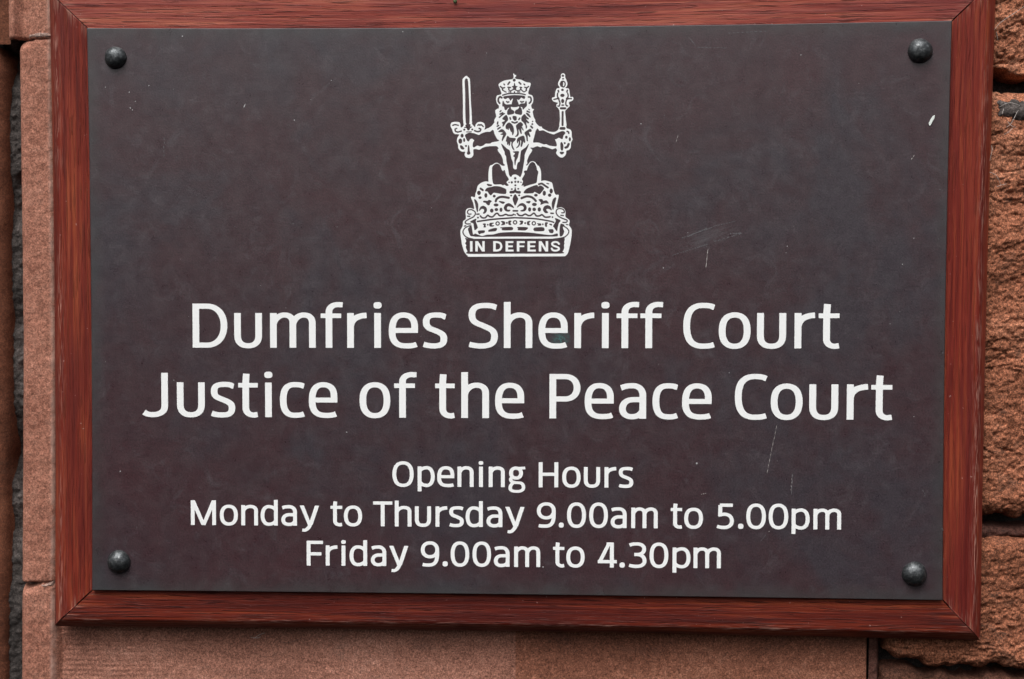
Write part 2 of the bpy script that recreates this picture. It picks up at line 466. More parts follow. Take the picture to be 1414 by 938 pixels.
xa0, xa1 = xpx(77.5, 0.0268), xpx(1198, 0.0268, 905)
zt = zpx(846, 0.0268)
xm = xpx(712.5, 0.0268)
for q0, q1, mm in ((xa0, xm, S_ASH), (xm, xa1, S_ASHB)):
    A1 = sheet(q0, q1, zpx(1180, .0268), zt, 0.0009, ash_fy)
    A2 = sheet(q0, q1, zt, 0.335, 0.012, lambda X, Z: 0.0272 + 0 * X)
    mesh("ashlar_stone", *join(A1, A2), mm, WALL, True)
# side faces of the ashlar at the right joint
v = [(xa1, 0.0306, -0.40), (xa1, 0.055, -0.40), (xa1, 0.055, 0.335), (xa1, 0.0306, 0.335)]
mesh("ashlar_return", v, [(0, 1, 2, 3)], S_ASH, WALL)

# brown jamb stone at the far left
def jamb_fy(X, Z):
    zt_ = zpx(58, 0.024, 10)
    xr = xpx(12.0, 0.024) + fbm(Z * 30, X * 0 + 2, 41, 3) * 0.001 - np.clip(zpx(560, 0.024, 10) - Z, 0, 1) * 0.018 - np.clip(1 - (zt_ - Z) / 0.024, 0, 1) ** 2 * 0.006
    s = xr - X
    y = 0.0235 + fbm(X * 60, Z * 60, 42, 4) * 0.003
    t = np.clip(s / 0.009, 0, 1)
    return y + (1 - np.sqrt(np.clip(1 - (1 - t) ** 2, 0, 1))) * 0.010 + np.clip(-s * 40, 0, 0.02)


v, f = sheet(xpx(-620, .024), xpx(15, .024), zpx(1180), zpx(60), 0.0022, jamb_fy)
mesh("jamb_stone", v, f, S_JAMB, WALL, True)
v, f = sheet(xpx(-620, .024), xpx(15, .024, 25), zpx(57), zpx(-260), 0.0016, lambda X, Z: 0.0236 + fbm(X * 60, Z * 60, 43, 4) * 0.002)
mesh("jamb_stone", v, f, S_JAMB, WALL, True)


# mortar: left joint, right joints, and the bed behind everything
def mort_l(X, Z):
    cav = np.clip(fbm(X * 30, Z * 22, 51, 3) * 2.2, 0, 1)
    top = np.exp(-((Z - zpx(82, .03, 20)) / 0.014) ** 2)
    low = np.clip((zpx(720, .03, 20) - Z) / 0.05, 0, 1)
    return 0.0330 - low * 0.004 + cav * 0.014 * (1 - low * 0.8) + top * 0.016 + fbm(X * 260, Z * 260, 52, 3) * 0.004


ML = sheet(xpx(2, .03), xpx(36, .03), zpx(1180), zpx(44), 0.0009, mort_l)
mesh("mortar_joint", *ML, S_MORT, WALL, True)


def mort_r(X, Z): return 0.0490 + fbm(X * 60, Z * 60, 53, 4) * 0.010 + fbm(X * 300, Z * 300, 54, 3) * 0.004


MR = sheet(xpx(1205, .04), xpx(2280, .04), zpx(1200), zpx(-280), 0.0022, mort_r)
mesh("mortar_joint", *MR, S_MORT, WALL, True)
MB_ = sheet(-0.68, 0.82, -0.42, 0.42, 0.04, lambda X, Z: 0.070 + 0 * X)
mesh("mortar_bed", *MB_, S_MORT, WALL)

# strip of red mortar beside the ashlar joint
v, f = sheet(xpx(1199.6, .03, 905), xpx(1216, .03, 905), zpx(1180), zpx(850), 0.0009,
             lambda X, Z: 0.0305 + fbm(X * 150, Z * 100, 61, 4) * 0.005 + np.clip((X - xpx(1211, .03, 905)) * 3, 0, .02))
mesh("mortar_joint", v, f, S_REDM, WALL, True)

# rough blocks on the right
rubble([(1325, -240), (1720, -240), (1720, 94), (1560, 98), (1420, 104), (1390, 100), (1325, 103)], 0.020, S_RUB, 0.0008, 71, 0.8, 0.003, "rough_stone", 0.005)
rubble([(1325, 124), (1400, 126), (1520, 122), (1720, 128), (1720, 700), (1500, 706), (1420, 712), (1325, 716)], 0.019, S_RUB, 0.0008, 81, 0.72)
rubble([(1325, 727), (1420, 726), (1560, 724), (1720, 722), (1720, 738), (1500, 742), (1420, 744), (1325, 748)], 0.030, S_REDM, 0.0010, 85, 0.7, 0.004, "mortar_joint", 0.002)
rubble([(1222, 770), (1330, 747), (1420, 743), (1560, 742), (1720, 740), (1720, 928), (1500, 926), (1400, 924), (1330, 926), (1290, 922), (1245, 912), (1222, 902)], 0.0215, S_RUB, 0.0008, 91, 0.72)
rubble([(1214, 921), (1260, 924), (1330, 932), (1420, 933), (1720, 938), (1720, 1180), (1214, 1180)], 0.029, S_RUBD, 0.0012, 95, 0.8)
# the next blocks along, just out of frame
rubble([(1738, -240), (2260, -240), (2260, 300), (2000, 306), (1738, 298)], 0.020, S_RUB, 0.0018, 101, 0.8)
rubble([(1738, 318), (2000, 324), (2260, 318), (2260, 790), (2000, 786), (1738, 792)], 0.021, S_RUB, 0.0018, 111, 0.8)
rubble([(1738, 810), (2260, 808), (2260, 1180), (1738, 1180)], 0.022, S_RUB, 0.0018, 121, 0.8)
# dab of sooty mortar smeared over the block below the upper joint
rubble([(1372, 138), (1400, 134), (1440, 138), (1470, 150), (1440, 166), (1405, 172), (1380, 160)], 0.0150, S_MORT, 0.0009, 99, 0.45, 0.006, "mortar_smear", 0.004)

# ------------------------------------------------------------------ the sign
SIGN = empty("court_sign", (0, 0, -0.236), "brown metal plaque with white crest and lettering in a red varnished timber frame", "sign")
SIGN_INV = Matrix.Translation((0, 0, 0.236))


def adopt(o):
    o.parent = SIGN
    o.matrix_parent_inverse = SIGN_INV
    return o


def poly3(a, m, b, n):
    """smooth bowed edge through three measured points"""
    t = (0.5 - 0.5 * np.cos(np.pi * np.linspace(0, 1, n)))[:, None]
    a, m, b = map(np.asarray, (a, m, b))
    c = (m - 0.5 * a - 0.5 * b) * 2
    return a * (1 - t) + b * t + c * 2 * t * (1 - t) * 1.0


N = 61
FY = 0.0036     # front of the timber, just behind the face of the plate
TL, TR, BL, BR = (119.7, 38.8), (1314.8, 28.6), (126.8, 815.4), (1302.0, 829.3)
pl_top = poly3(TL, (712, 37.6), TR, N); pl_bot = poly3(BL, (712, 821.4), BR, N)
pl_lef = poly3(BL, (125.6, 428), TL, N); pl_rig = poly3(BR, (1305.8, 428), TR, N)
oTL, oTR, oBL, oBR = (68.5, -13.5), (1376.0, -31.0), (76.3, 865.0), (1353.8, 884.3)
ou_top = poly3(oTL, (712, -17.5), oTR, N); ou_bot = poly3(oBL, (712, 871.6), oBR, N)
ou_lef = poly3(oBL, (75.6, 428), oTL, N); ou_rig = poly3(oBR, (1362.0, 428), oTR, N)


def rail(inner, outer, key, flip):
    I = U(inner[:, 0], inner[:, 1], 0.0); I[:, 1] = FY
    O = U(outer[:, 0], outer[:, 1], 0.0135); O[:, 1] = 0.0135
    c = 0.225
    prof = [(1.38, 0.0), (1.0, 0.0), (0.85, 0), (0.7, 0), (0.55, 0), (0.42, 0), (c + .07, 0.0), (c + .03, 0.00018), (c, 0.0007), (c - .03, 0.0016), (0.10, 0.0050), (0.035, 0.0077), (0.008, 0.0090), (0.0, 0.0102), (0.0, 0.0168), (0.3, 0.0168)]
    rid = [0, 0, 0, 0, 0, 0, 0.25, 0.8, 1, 0.8, 0.1, 0.1, 0.2, 0, 0, 0]
    acc = np.concatenate([[0], np.cumsum(np.linalg.norm(np.diff(O, axis=0), axis=1))])
    L = acc[-1]
    v, uv, at, ew = [], [], [], []
    gap = 0.00038
    for k in range(N):
        e = O[k] * 0; d = I[k] - O[k]
        tang = (O[min(k + 1, N - 1)] - O[max(k - 1, 0)]); tang /= np.linalg.norm(tang)
        off = gap * (1 if k == 0 else -1 if k == N - 1 else 0)
        for (s, y), r in zip(prof, rid):
            p = O[k] + d * s + tang * off; p[1] = FY + y
            v.append(p)
            along = float((p - O[0]) @ ((O[-1] - O[0]) / np.linalg.norm(O[-1] - O[0])))
            uv.append((along, s * 0.025 + (0.02 + y if s == 0 else 0)))
            at.append(r)
            dend = min(acc[k], L - acc[k])
            ew.append(max(0, 1 - dend / 0.011))
    m = len(prof); f = []
    for k in range(N - 1):
        for j in range(m - 1):
            a, b = k * m + j, k * m + j + 1; q = (a, b, b + m, a + m)
            f.append(q[::-1] if flip else q)
    nv = len(v)
    for k in (0, N - 1):
        for j in range(m):
            v.append(v[k * m + j]); uv.append(uv[k * m + j]); at.append(0); ew.append(0)
    f.append(tuple(nv + j for j in range(m))[::(1 if flip else -1)]); f.append(tuple(nv + m + j for j in range(m))[::(-1 if flip else 1)])
    o = mesh("frame_rail", v, f, WOODS[key])
    o.data.polygons.foreach_set('use_smooth', [len(q) == 4 for q in f])
    ul = o.data.uv_layers.new(name="grain")
    li = np.zeros(len(o.data.loops), int); o.data.loops.foreach_get('vertex_index', li)
    ul.data.foreach_set('uv', np.array(uv, np.float32)[li].ravel())
    fattr(o, 'ridge', at); fattr(o, 'endwear', ew)
    return adopt(o)


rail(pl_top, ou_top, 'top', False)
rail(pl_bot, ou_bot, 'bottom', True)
rail(pl_lef, ou_lef, 'left', False)
rail(pl_rig, ou_rig, 'right', True)


# ---- the plate: thin sheet with eased edges, its front a fine grid; marks in the face lie in the same mesh
def build_plate():
    T = U(pl_top[:, 0], pl_top[:, 1]); B = U(pl_bot[:, 0], pl_bot[:, 1])
    K = 41
    Lf = U(*poly3(BL, (125.6, 428), TL, K).T); Rt = U(*poly3(BR, (1305.8, 428), TR, K).T)
    v = np.zeros((K, N, 3)); u = 0.5 - 0.5 * np.cos(np.pi * np.linspace(0, 1, N)); w = 0.5 - 0.5 * np.cos(np.pi * np.linspace(0, 1, K))
    for j in range(K):
        a = w[j]
        base = B * (1 - a) + T * a
        # Coons patch so that every edge follows its measured line
        e0 = Lf[j] - (B[0] * (1 - a) + T[0] * a); e1 = Rt[j] - (B[-1] * (1 - a) + T[-1] * a)
        v[j] = base + e0 * (1 - u[:, None]) + e1 * u[:, None]
    ins = 0.0005
    # move the outer ring in a little for the eased front edge
    cen = v.mean((0, 1))
    front = v.copy(); front[:, :, 1] = 0.0
    front[0, :, 2] += ins; front[-1, :, 2] -= ins; front[:, 0, 0] += ins; front[:, -1, 0] -= ins
    V = front.reshape(-1, 3).tolist(); idx = np.arange(K * N).reshape(K, N)
    F = np.stack([idx[:-1, :-1], idx[:-1, 1:], idx[1:, 1:], idx[1:, :-1]], -1).reshape(-1, 4).tolist()
    ring = [(0, i) for i in range(N - 1)] + [(j, N - 1) for j in range(K - 1)] + [(K - 1, i) for i in range(N - 1, 0, -1)] + [(j, 0) for j in range(K - 1, 0, -1)]
    R0 = [int(idx[a]) for a in ring]
    R1 = []; R2 = []
    for a in ring:
        p = v[a]
        V.append([p[0], 0.0005, p[2]]); R1.append(len(V) - 1)
    for a in ring:
        p = v[a]
        V.append([p[0], 0.0034, p[2]]); R2.append(len(V) - 1)
    n = len(ring)
    for A, Bq in ((R0, R1), (R1, R2)):
        for i in range(n):
            F.append([A[i], Bq[i], Bq[(i + 1) % n], A[(i + 1) % n]])
    F.append(R2[::-1])
    mi = [0] * len(F)
    rim = []
    P = np.array(V)
    x0, x1, z0, z1 = P[:, 0].min(), P[:, 0].max(), P[:, 2].min(), P[:, 2].max()
    # marks: slivers and specks a few hundredths of a millimetre proud
    def sliver(pts, w, m, y=-0.00004):
        pts = [np.array(U(*p)) for p in pts]
        for q in range(len(pts) - 1):
            a, b = pts[q], pts[q + 1]; d = b - a; d[1] = 0; L = np.linalg.norm(d)
            if L < 1e-7: continue
            nrm = np.array([-d[2], 0, d[0]]) / L * w * 0.5
            k = len(V)
            mid = (a + b) / 2
            for p in (a, mid - nrm, b, mid + nrm):
                V.append([p[0], y, p[2]])
            F.append([k, k + 1, k + 2, k + 3]); mi.append(m)

    def speck(px, py, r, m, y=-0.00004):
        c = U(px, py); k = len(V); g = 7; ph = random.random() * 6; st = 0.6 + random.random() * 0.8
        for t in range(g):
            a = ph + 2 * math.pi * t / g; rr = r * (0.65 + 0.6 * random.random())
            V.append([c[0] + rr * math.cos(a) * st, y, c[2] + rr * math.sin(a)])
        F.append(list(range(k, k + g))); mi.append(m)
    # 1 scratch 2 scuff 3 speck 4 pit 5 chip
    def broken(a, b, w, m, n=6, jit=0.5, fill=0.86):
        a = np.array(a, float); b = np.array(b, float)
        for q in range(n):
            t0, t1 = q / n, (q + fill + 0.25) / n
            j = (np.array([random.uniform(-jit, jit), 0]))
            sliver([a + (b - a) * t0 + j, a + (b - a) * min(1, t1) + j * .3], w * random.uniform(0.7, 1.2), m, -0.00004 - q * 1e-6)
    broken((1073, 586), (1059, 654), 0.00042, 1, 9, 0.3)
    broken((977.5, 343), (974.5, 371), 0.00070, 1, 3, 0.3)
    sliver([(979.5, 340), (978.5, 347)], 0.0003, 2)
    broken((1095, 653), (1092.5, 684), 0.0007, 2, 4, 0.5)
    broken((1094, 655), (1092, 680), 0.0003, 1, 5, 0.4, 0.4)
    sliver([(950, 50), (962, 65)], 0.00045, 2); broken((962, 65.5), (1004, 66.5), 0.0004, 2, 8, 0.4); 
    broken((1004, 46), (1060, 43), 0.0005, 2, 9, 1.0, 0.6)
    broken((936.5, 186), (933.5, 197), 0.0004, 1, 2, 0.2)
    broken((1263, 214), (1258, 221), 0.0006, 1, 2, 0.3)
    sliver([(339, 143), (336, 150)], 0.0008, 3)
    broken((968, 683), (976, 681), 0.0005, 1, 3, 0.4, 0.6); broken((1058, 738), (1050, 748), 0.0004, 2, 3, 0.4)
    sliver([(1061, 735), (1063, 733)], 0.0004, 1)
    broken((1274, 676), (1278, 686), 0.0006, 2, 3, 1.0)
    broken((227, 189), (226, 218), 0.0005, 2, 5, 0.8, 0.6)
    broken((941, 329), (984, 314), 0.00075, 2, 14, 1.0); broken((950, 327), (976, 315), 0.0006, 2, 10, 1.0)
    broken((984, 313), (1016, 305.5), 0.0005, 2, 9, 0.8, 0.7)
    broken((928, 353), (978, 337), 0.00055, 2, 15, 1.2, 0.7); broken((986, 334), (1025, 322), 0.0006, 2, 12, 1.4, 0.7)
    broken((1008, 323), (1024, 322), 0.0010, 2, 6, 1.6, 0.6); broken((963, 342), (974, 338), 0.0009, 2, 5, 1.2, 0.6)
    for _ in range(90):
        t = random.random(); s = random.gauss(0, 1)
        speck(936 + 88 * t + s * 2, 342 - 26 * t + random.gauss(0, 6), random.uniform(0.0001, 0.00022), 2)
    # the pale chip near the right edge
    k = len(V)
    for px, py in ((1283, 173.6), (1282.3, 170.5), (1284.5, 165.5), (1288, 160.5), (1290.9, 158.9), (1289.8, 163.5), (1286.3, 170.3), (1284, 173.6)):
        p = U(px, py); V.append([p[0], -0.00045, p[2]])
    F.append(list(range(k, k + 8))); mi.append(5)
    k2 = len(V)
    for q in range(8): V.append([V[k + q][0], -0.00001, V[k + q][2]])
    for q in range(8):
        F.append([k + q, k2 + q, k2 + (q + 1) % 8, k + (q + 1) % 8]); mi.append(5)
    for px, py, r in ((180, 149, 0.0006), (145.5, 120.5, .00045), (178.5, 127.5, .00045), (205.5, 118.5, .0004), (187, 140, .0003), (252, 50, .0004), (183, 152, .0003), (406.5, 166, .0004), (885, 171, .0004), (1106, 76, .00035), (916, 370, .0004), (1087, 340, .00035), (479, 597, .0004), (240, 525, .0005), (962, 640, .0006), (1246, 365, .0004), (166, 651, .0004), (1262, 329, .0004), (750, 783, .0005), (1007, 515, .0004), (556, 44, .0004)):
        speck(px, py, r, 3, -0.00006)
    for _ in range(150):
        speck(random.uniform(128, 1300), random.uniform(42, 812), random.choice([0.00014, 0.00018, 0.00025, 0.0003]), random.choice([2, 2, 2, 3, 4, 4]))
    for _ in range(70):
        speck(1303 - abs(random.gauss(0, 3.5)) + (428 - 0) * 0, random.uniform(250, 815), random.uniform(.0002, .0004), random.choice([4, 4, 2]))
    for _ in range(32):
        x, y = random.uniform(128, 1290), random.uniform(45, 810); a = random.gauss(0, 0.5) + random.choice([0, 1.5]); L = random.uniform(3, 14)
        sliver([(x, y), (x + L * math.cos(a), y + L * math.sin(a))], random.uniform(.00012, .0002), 2)
    P = np.array(V)
    dd = np.minimum.reduce([P[:, 0] - x0, x1 - P[:, 0], P[:, 2] - z0, z1 - P[:, 2]])
    o = mesh("metal_plate", V, F, [M_PLATE, M_SCR, M_SCUFF, M_SPECK, M_PIT, M_CHIP], None, False, mi)
    fattr(o, 'rim', np.clip(1 - dd / 0.012, 0, 1))
    return adopt(o)


PLATE = build_plate()


# ---- dome headed bolts
def bolt(px, py, r, tilt, seed):
    c = U(px, py, -0.0)
    prof = [(1.0, 0.0), (1.0, 0.10), (0.985, 0.17), (0.94, 0.30), (0.86, 0.44), (0.74, 0.575), (0.58, 0.69), (0.40, 0.765), (0.2, 0.81), (0.0, 0.825)]
    S = 40; V = []; F = []
    for q, (a, h) in enumerate(prof):
        if a == 0:
            V.append([0, -h * r, 0]); continue
        for s in range(S):
            t = 2 * math.pi * s / S
            w = 1 + 0.018 * math.sin(3 * t + seed) + 0.010 * math.sin(7 * t + seed * 2)
            dent = 1 + 0.03 * math.sin(2.3 * t + 5 * a + seed) * a
            V.append([a * r * w * math.cos(t), -h * r * dent, a * r * w * math.sin(t)])
    n = len(prof)
    for q in range(n - 2):
        for s in range(S):
            a, b = q * S + s, q * S + (s + 1) % S
            F.append([a, b, b + S, a + S])
    top = len(V) - 1
    for s in range(S): F.append([(n - 2) * S + s, (n - 2) * S + (s + 1) % S, top])
    # sunk a hair into the plate so a tilt leaves no gap
    R = Matrix.Rotation(tilt[0], 3, 'X') @ Matrix.Rotation(tilt[1], 3, 'Z')
    V = [list(Vector(c) + R @ Vector(p) + Vector((0, 0.0006, 0))) for p in V]
    o = mesh("bolt", V, F, M_BOLT, None, True)
    return adopt(o)


bolt(159.6, 80.0, 0.0079, (0.03, 0.0), 1)
bolt(1270.6, 70.6, 0.0085, (0.0, 0.05), 2.2)
bolt(164.4, 776.0, 0.0084, (0.0, 0.0), 3.1)
bolt(1262.4, 792.6, 0.0086, (-0.06, -0.10), 4.4)


# ------------------------------------------------------------------ vector drawing: signed fields -> outlines -> flat raised shapes
def contours(Fld, x0, y0, h, level):
    ins = Fld < level
    ny, nx = Fld.shape
    c0, c1, c2, c3 = ins[:-1, :-1], ins[:-1, 1:], ins[1:, 1:], ins[1:, :-1]
    s = c0.astype(int) + c1 + c2 + c3
    nxt = {}
    for j, i in zip(*np.nonzero((s > 0) & (s < 4))):
        cs = [(j, i), (j, i + 1), (j + 1, i + 1), (j + 1, i)]
        ks = [(0, j, i), (1, j, i + 1), (0, j + 1, i), (1, j, i)]
        st = [ins[a] for a in cs]
        cr = []
        for e in range(4):
            a, b = st[e], st[(e + 1) % 4]
            if a != b: cr.append((ks[e], 'A' if a else 'B'))
        if len(cr) == 2:
            a, b = cr if cr[0][1] == 'A' else cr[::-1]
            nxt[a[0]] = b[0]
        else:
            cen = Fld[j:j + 2, i:i + 2].mean() < level
            for q in range(4):
                if cr[q][1] == 'A': nxt[cr[q][0]] = cr[(q + 1) % 4][0] if cen else cr[(q - 1) % 4][0]

    def pt(k):
        d, j, i = k
        a = Fld[j, i]; b = Fld[j, i + 1] if d == 0 else Fld[j + 1, i]
        t = (level - a) / (b - a)
        return (x0 + (i + t) * h, y0 + j * h) if d == 0 else (x0 + i * h, y0 + (j + t) * h)
    loops = []
    while nxt:
        k0, k = nxt.popitem(); lp = [pt(k0)]
        while k != k0:
            lp.append(pt(k)); k = nxt.pop(k)
        if len(lp) > 3: loops.append(np.array(lp))
    return loops


def simplify(P, tol):
    """Douglas-Peucker on a closed loop"""
    n = len(P)
    if n < 8: return P
    a = 0; b = int(np.argmax(((P - P[0]) ** 2).sum(1)))
    keep = {a, b}; st = [(a, b), (b, n)]
    while st:
        i, j = st.pop()
        if j - i < 2: continue
        p, q = P[i], P[j % n]; d = q - p; L = math.hypot(*d)
        seg = P[i + 1:j] - p
        dist = np.abs(seg[:, 0] * d[1] - seg[:, 1] * d[0]) / L if L > 1e-9 else np.hypot(seg[:, 0], seg[:, 1])
        m = int(np.argmax(dist))
        if dist[m] > tol:
            m += i + 1; keep.add(m); st += [(i, m), (m, j)]
    return P[sorted(keep)]


def area(P):
    x, y = P[:, 0], P[:, 1]
    return 0.5 * np.sum(x * np.roll(y, -1) - np.roll(x, -1) * y)


def raised(name, loops, mat, parent, thick=0.00022):
    """loops: world (x, z) outlines -> one flat raised mesh on the plate face"""
    cu = bpy.data.curves.new(name, 'CURVE'); cu.dimensions = '2D'; cu.fill_mode = 'BOTH'; cu.extrude = thick / 2
    S = 100.0                                   # filled at a larger size for precision, then brought to size
    cu.extrude = thick / 2 * S
    for P in loops:
        sp = cu.splines.new('POLY'); sp.points.add(len(P) - 1)
        co = np.zeros((len(P), 4)); co[:, :2] = P * S; co[:, 3] = 1
        sp.points.foreach_set('co', co.ravel()); sp.use_cyclic_u = True
    tmp = bpy.data.objects.new("tmp", cu); COL.objects.link(tmp)
    bpy.context.view_layer.update()
    me = bpy.data.meshes.new_from_object(tmp.evaluated_get(bpy.context.evaluated_depsgraph_get()))
    bpy.data.objects.remove(tmp); bpy.data.curves.remove(cu)
    me.materials.clear()
    n = len(me.vertices); c = np.zeros(n * 3); me.vertices.foreach_get('co', c); c = c.reshape(-1, 3) / S
    w = np.stack([c[:, 0], -thick / 2 - c[:, 2] + 0.00001, c[:, 1]], -1)
    me.vertices.foreach_set('co', w.astype(np.float32).ravel()); me.update()
    me.name = name
    o = link(name, me, mat)
    o.parent = parent
    return o


# ------------------------------------------------------------------ lettering: own pen-drawn alphabet
UNIT = 0.6 / 1188.0          # metres per glyph unit (about one photo pixel)


def q4(p0, p1, first, k=0.62):
    """quarter bowl from p0 to p1 leaving 'h'orizontally or 'v'ertically"""
    (x0, y0), (x1, y1) = p0, p1
    if first == 'h': a = (x0 + (x1 - x0) * k, y0); b = (x1, y1 - (y1 - y0) * k)
    else: a = (x0, y0 + (y1 - y0) * k); b = (x1 - (x1 - x0) * k, y1)
    return bez(p0, a, b, p1)


def bez(p0, a, b, p1, n=14):
    t = np.linspace(0, 1, n)[:, None]
    p0, a, b, p1 = map(np.array, (p0, a, b, p1))
    return ((1 - t) ** 3 * p0 + 3 * t * (1 - t) ** 2 * a + 3 * t * t * (1 - t) * b + t ** 3 * p1).tolist()


class Pen:
    def __init__(s, a, b): s.a, s.b, s.q = a, b, []

    def st(s, *parts, a=None, b=None, closed=False):
        """stroke: points and sampled curves in sequence, pen half widths a (for verticals) and b (for horizontals)"""
        a = s.a if a is None else a; b = s.b if b is None else b
        P = []
        for p in parts:
            if isinstance(p[0], (list, tuple, np.ndarray)): P += [tuple(x) for x in p]
            else: P.append(tuple(p))
        Q = [P[0]]
        for p in P[1:]:
            if math.hypot(p[0] - Q[-1][0], p[1] - Q[-1][1]) > 1e-4: Q.append(p)
        if closed and math.hypot(Q[0][0] - Q[-1][0], Q[0][1] - Q[-1][1]) < 1e-4: Q.pop()
        P = np.array(Q); n = len(P)
        T = np.diff(np.vstack([P, P[:1]]) if closed else P, axis=0); T /= np.linalg.norm(T, axis=1)[:, None]
        NR = np.stack([-T[:, 1], T[:, 0]], 1)
        H = np.sqrt((NR[:, 0] * a) ** 2 + (NR[:, 1] * b) ** 2)
        Lp, Rp = np.zeros((n, 2)), np.zeros((n, 2))
        for i in range(n):
            if closed: e0, e1 = (i - 1) % n, i
            else: e0, e1 = max(i - 1, 0), min(i, n - 2)
            n0, n1 = NR[e0], NR[e1]; h0, h1 = H[e0], H[e1]
            det = n0[0] * n1[1] - n0[1] * n1[0]
            for sg, out in ((1, Lp), (-1, Rp)):
                if abs(det) < 1e-3: out[i] = P[i] + sg * (n0 * h0 + n1 * h1) / 2
                else:
                    c0 = sg * h0; c1 = sg * h1
                    out[i] = P[i] + np.array([(c0 * n1[1] - c1 * n0[1]) / det, (n0[0] * c1 - n1[0] * c0) / det])
        for i in range(n if closed else n - 1):
            j = (i + 1) % n
            s.q.append(np.array([Lp[i], Lp[j], Rp[j], Rp[i]]))
        return s

    def dot(s, cx, cy, rx, ry):
        t = np.linspace(0, 2 * math.pi, 24, endpoint=False)
        e = 2 / 2.7
        s.q.append(np.stack([cx + rx * np.sign(np.cos(t)) * np.abs(np.cos(t)) ** e, cy + ry * np.sign(np.sin(t)) * np.abs(np.sin(t)) ** e], 1)[::-1])
        return s

    def ring(s, cx, cy, rx, ry, k=0.62):
        P = (q4((cx, cy + ry), (cx + rx, cy), 'h', k) + q4((cx + rx, cy), (cx, cy - ry), 'v', k)
             + q4((cx, cy - ry), (cx - rx, cy), 'h', k) + q4((cx - rx, cy), (cx, cy + ry), 'v', k))
        return s.st(P, closed=True)

    def poly(s, *pts):
        s.q.append(np.array(pts, float)); return s

    def loops(s, h):
        A = np.vstack(s.q); x0, y0 = A.min(0) - 1.5; x1, y1 = A.max(0) + 1.5
        nx, ny = int((x1 - x0) / h) + 2, int((y1 - y0) / h) + 2
        X, Y = np.meshgrid(x0 + np.arange(nx) * h, y0 + np.arange(ny) * h)
        Fd = np.full(X.shape, 9.0)
        for q in s.q:
            m = 1.6
            i0, i1 = int((q[:, 0].min() - m - x0) / h), int((q[:, 0].max() + m - x0) / h) + 2
            j0, j1 = int((q[:, 1].min() - m - y0) / h), int((q[:, 1].max() + m - y0) / h) + 2
            i0 = max(i0, 0); j0 = max(j0, 0)
            xs, ys = X[j0:j1, i0:i1], Y[j0:j1, i0:i1]
            d = np.full(xs.shape, -9.0)
            if abs(area(q)) < 1e-6: continue
            sg = 1 if area(q) > 0 else -1
            for p, r in zip(q, np.roll(q, -1, 0)):
                e = r - p; L = math.hypot(*e)
                if L < 1e-6: continue
                d = np.maximum(d, sg * ((xs - p[0]) * e[1] - (ys - p[1]) * e[0]) / L)
            Fd[j0:j1, i0:i1] = np.minimum(Fd[j0:j1, i0:i1], d)
        return [simplify(l, 0.035) for l in contours(Fd, x0, y0, h, 0.06)]


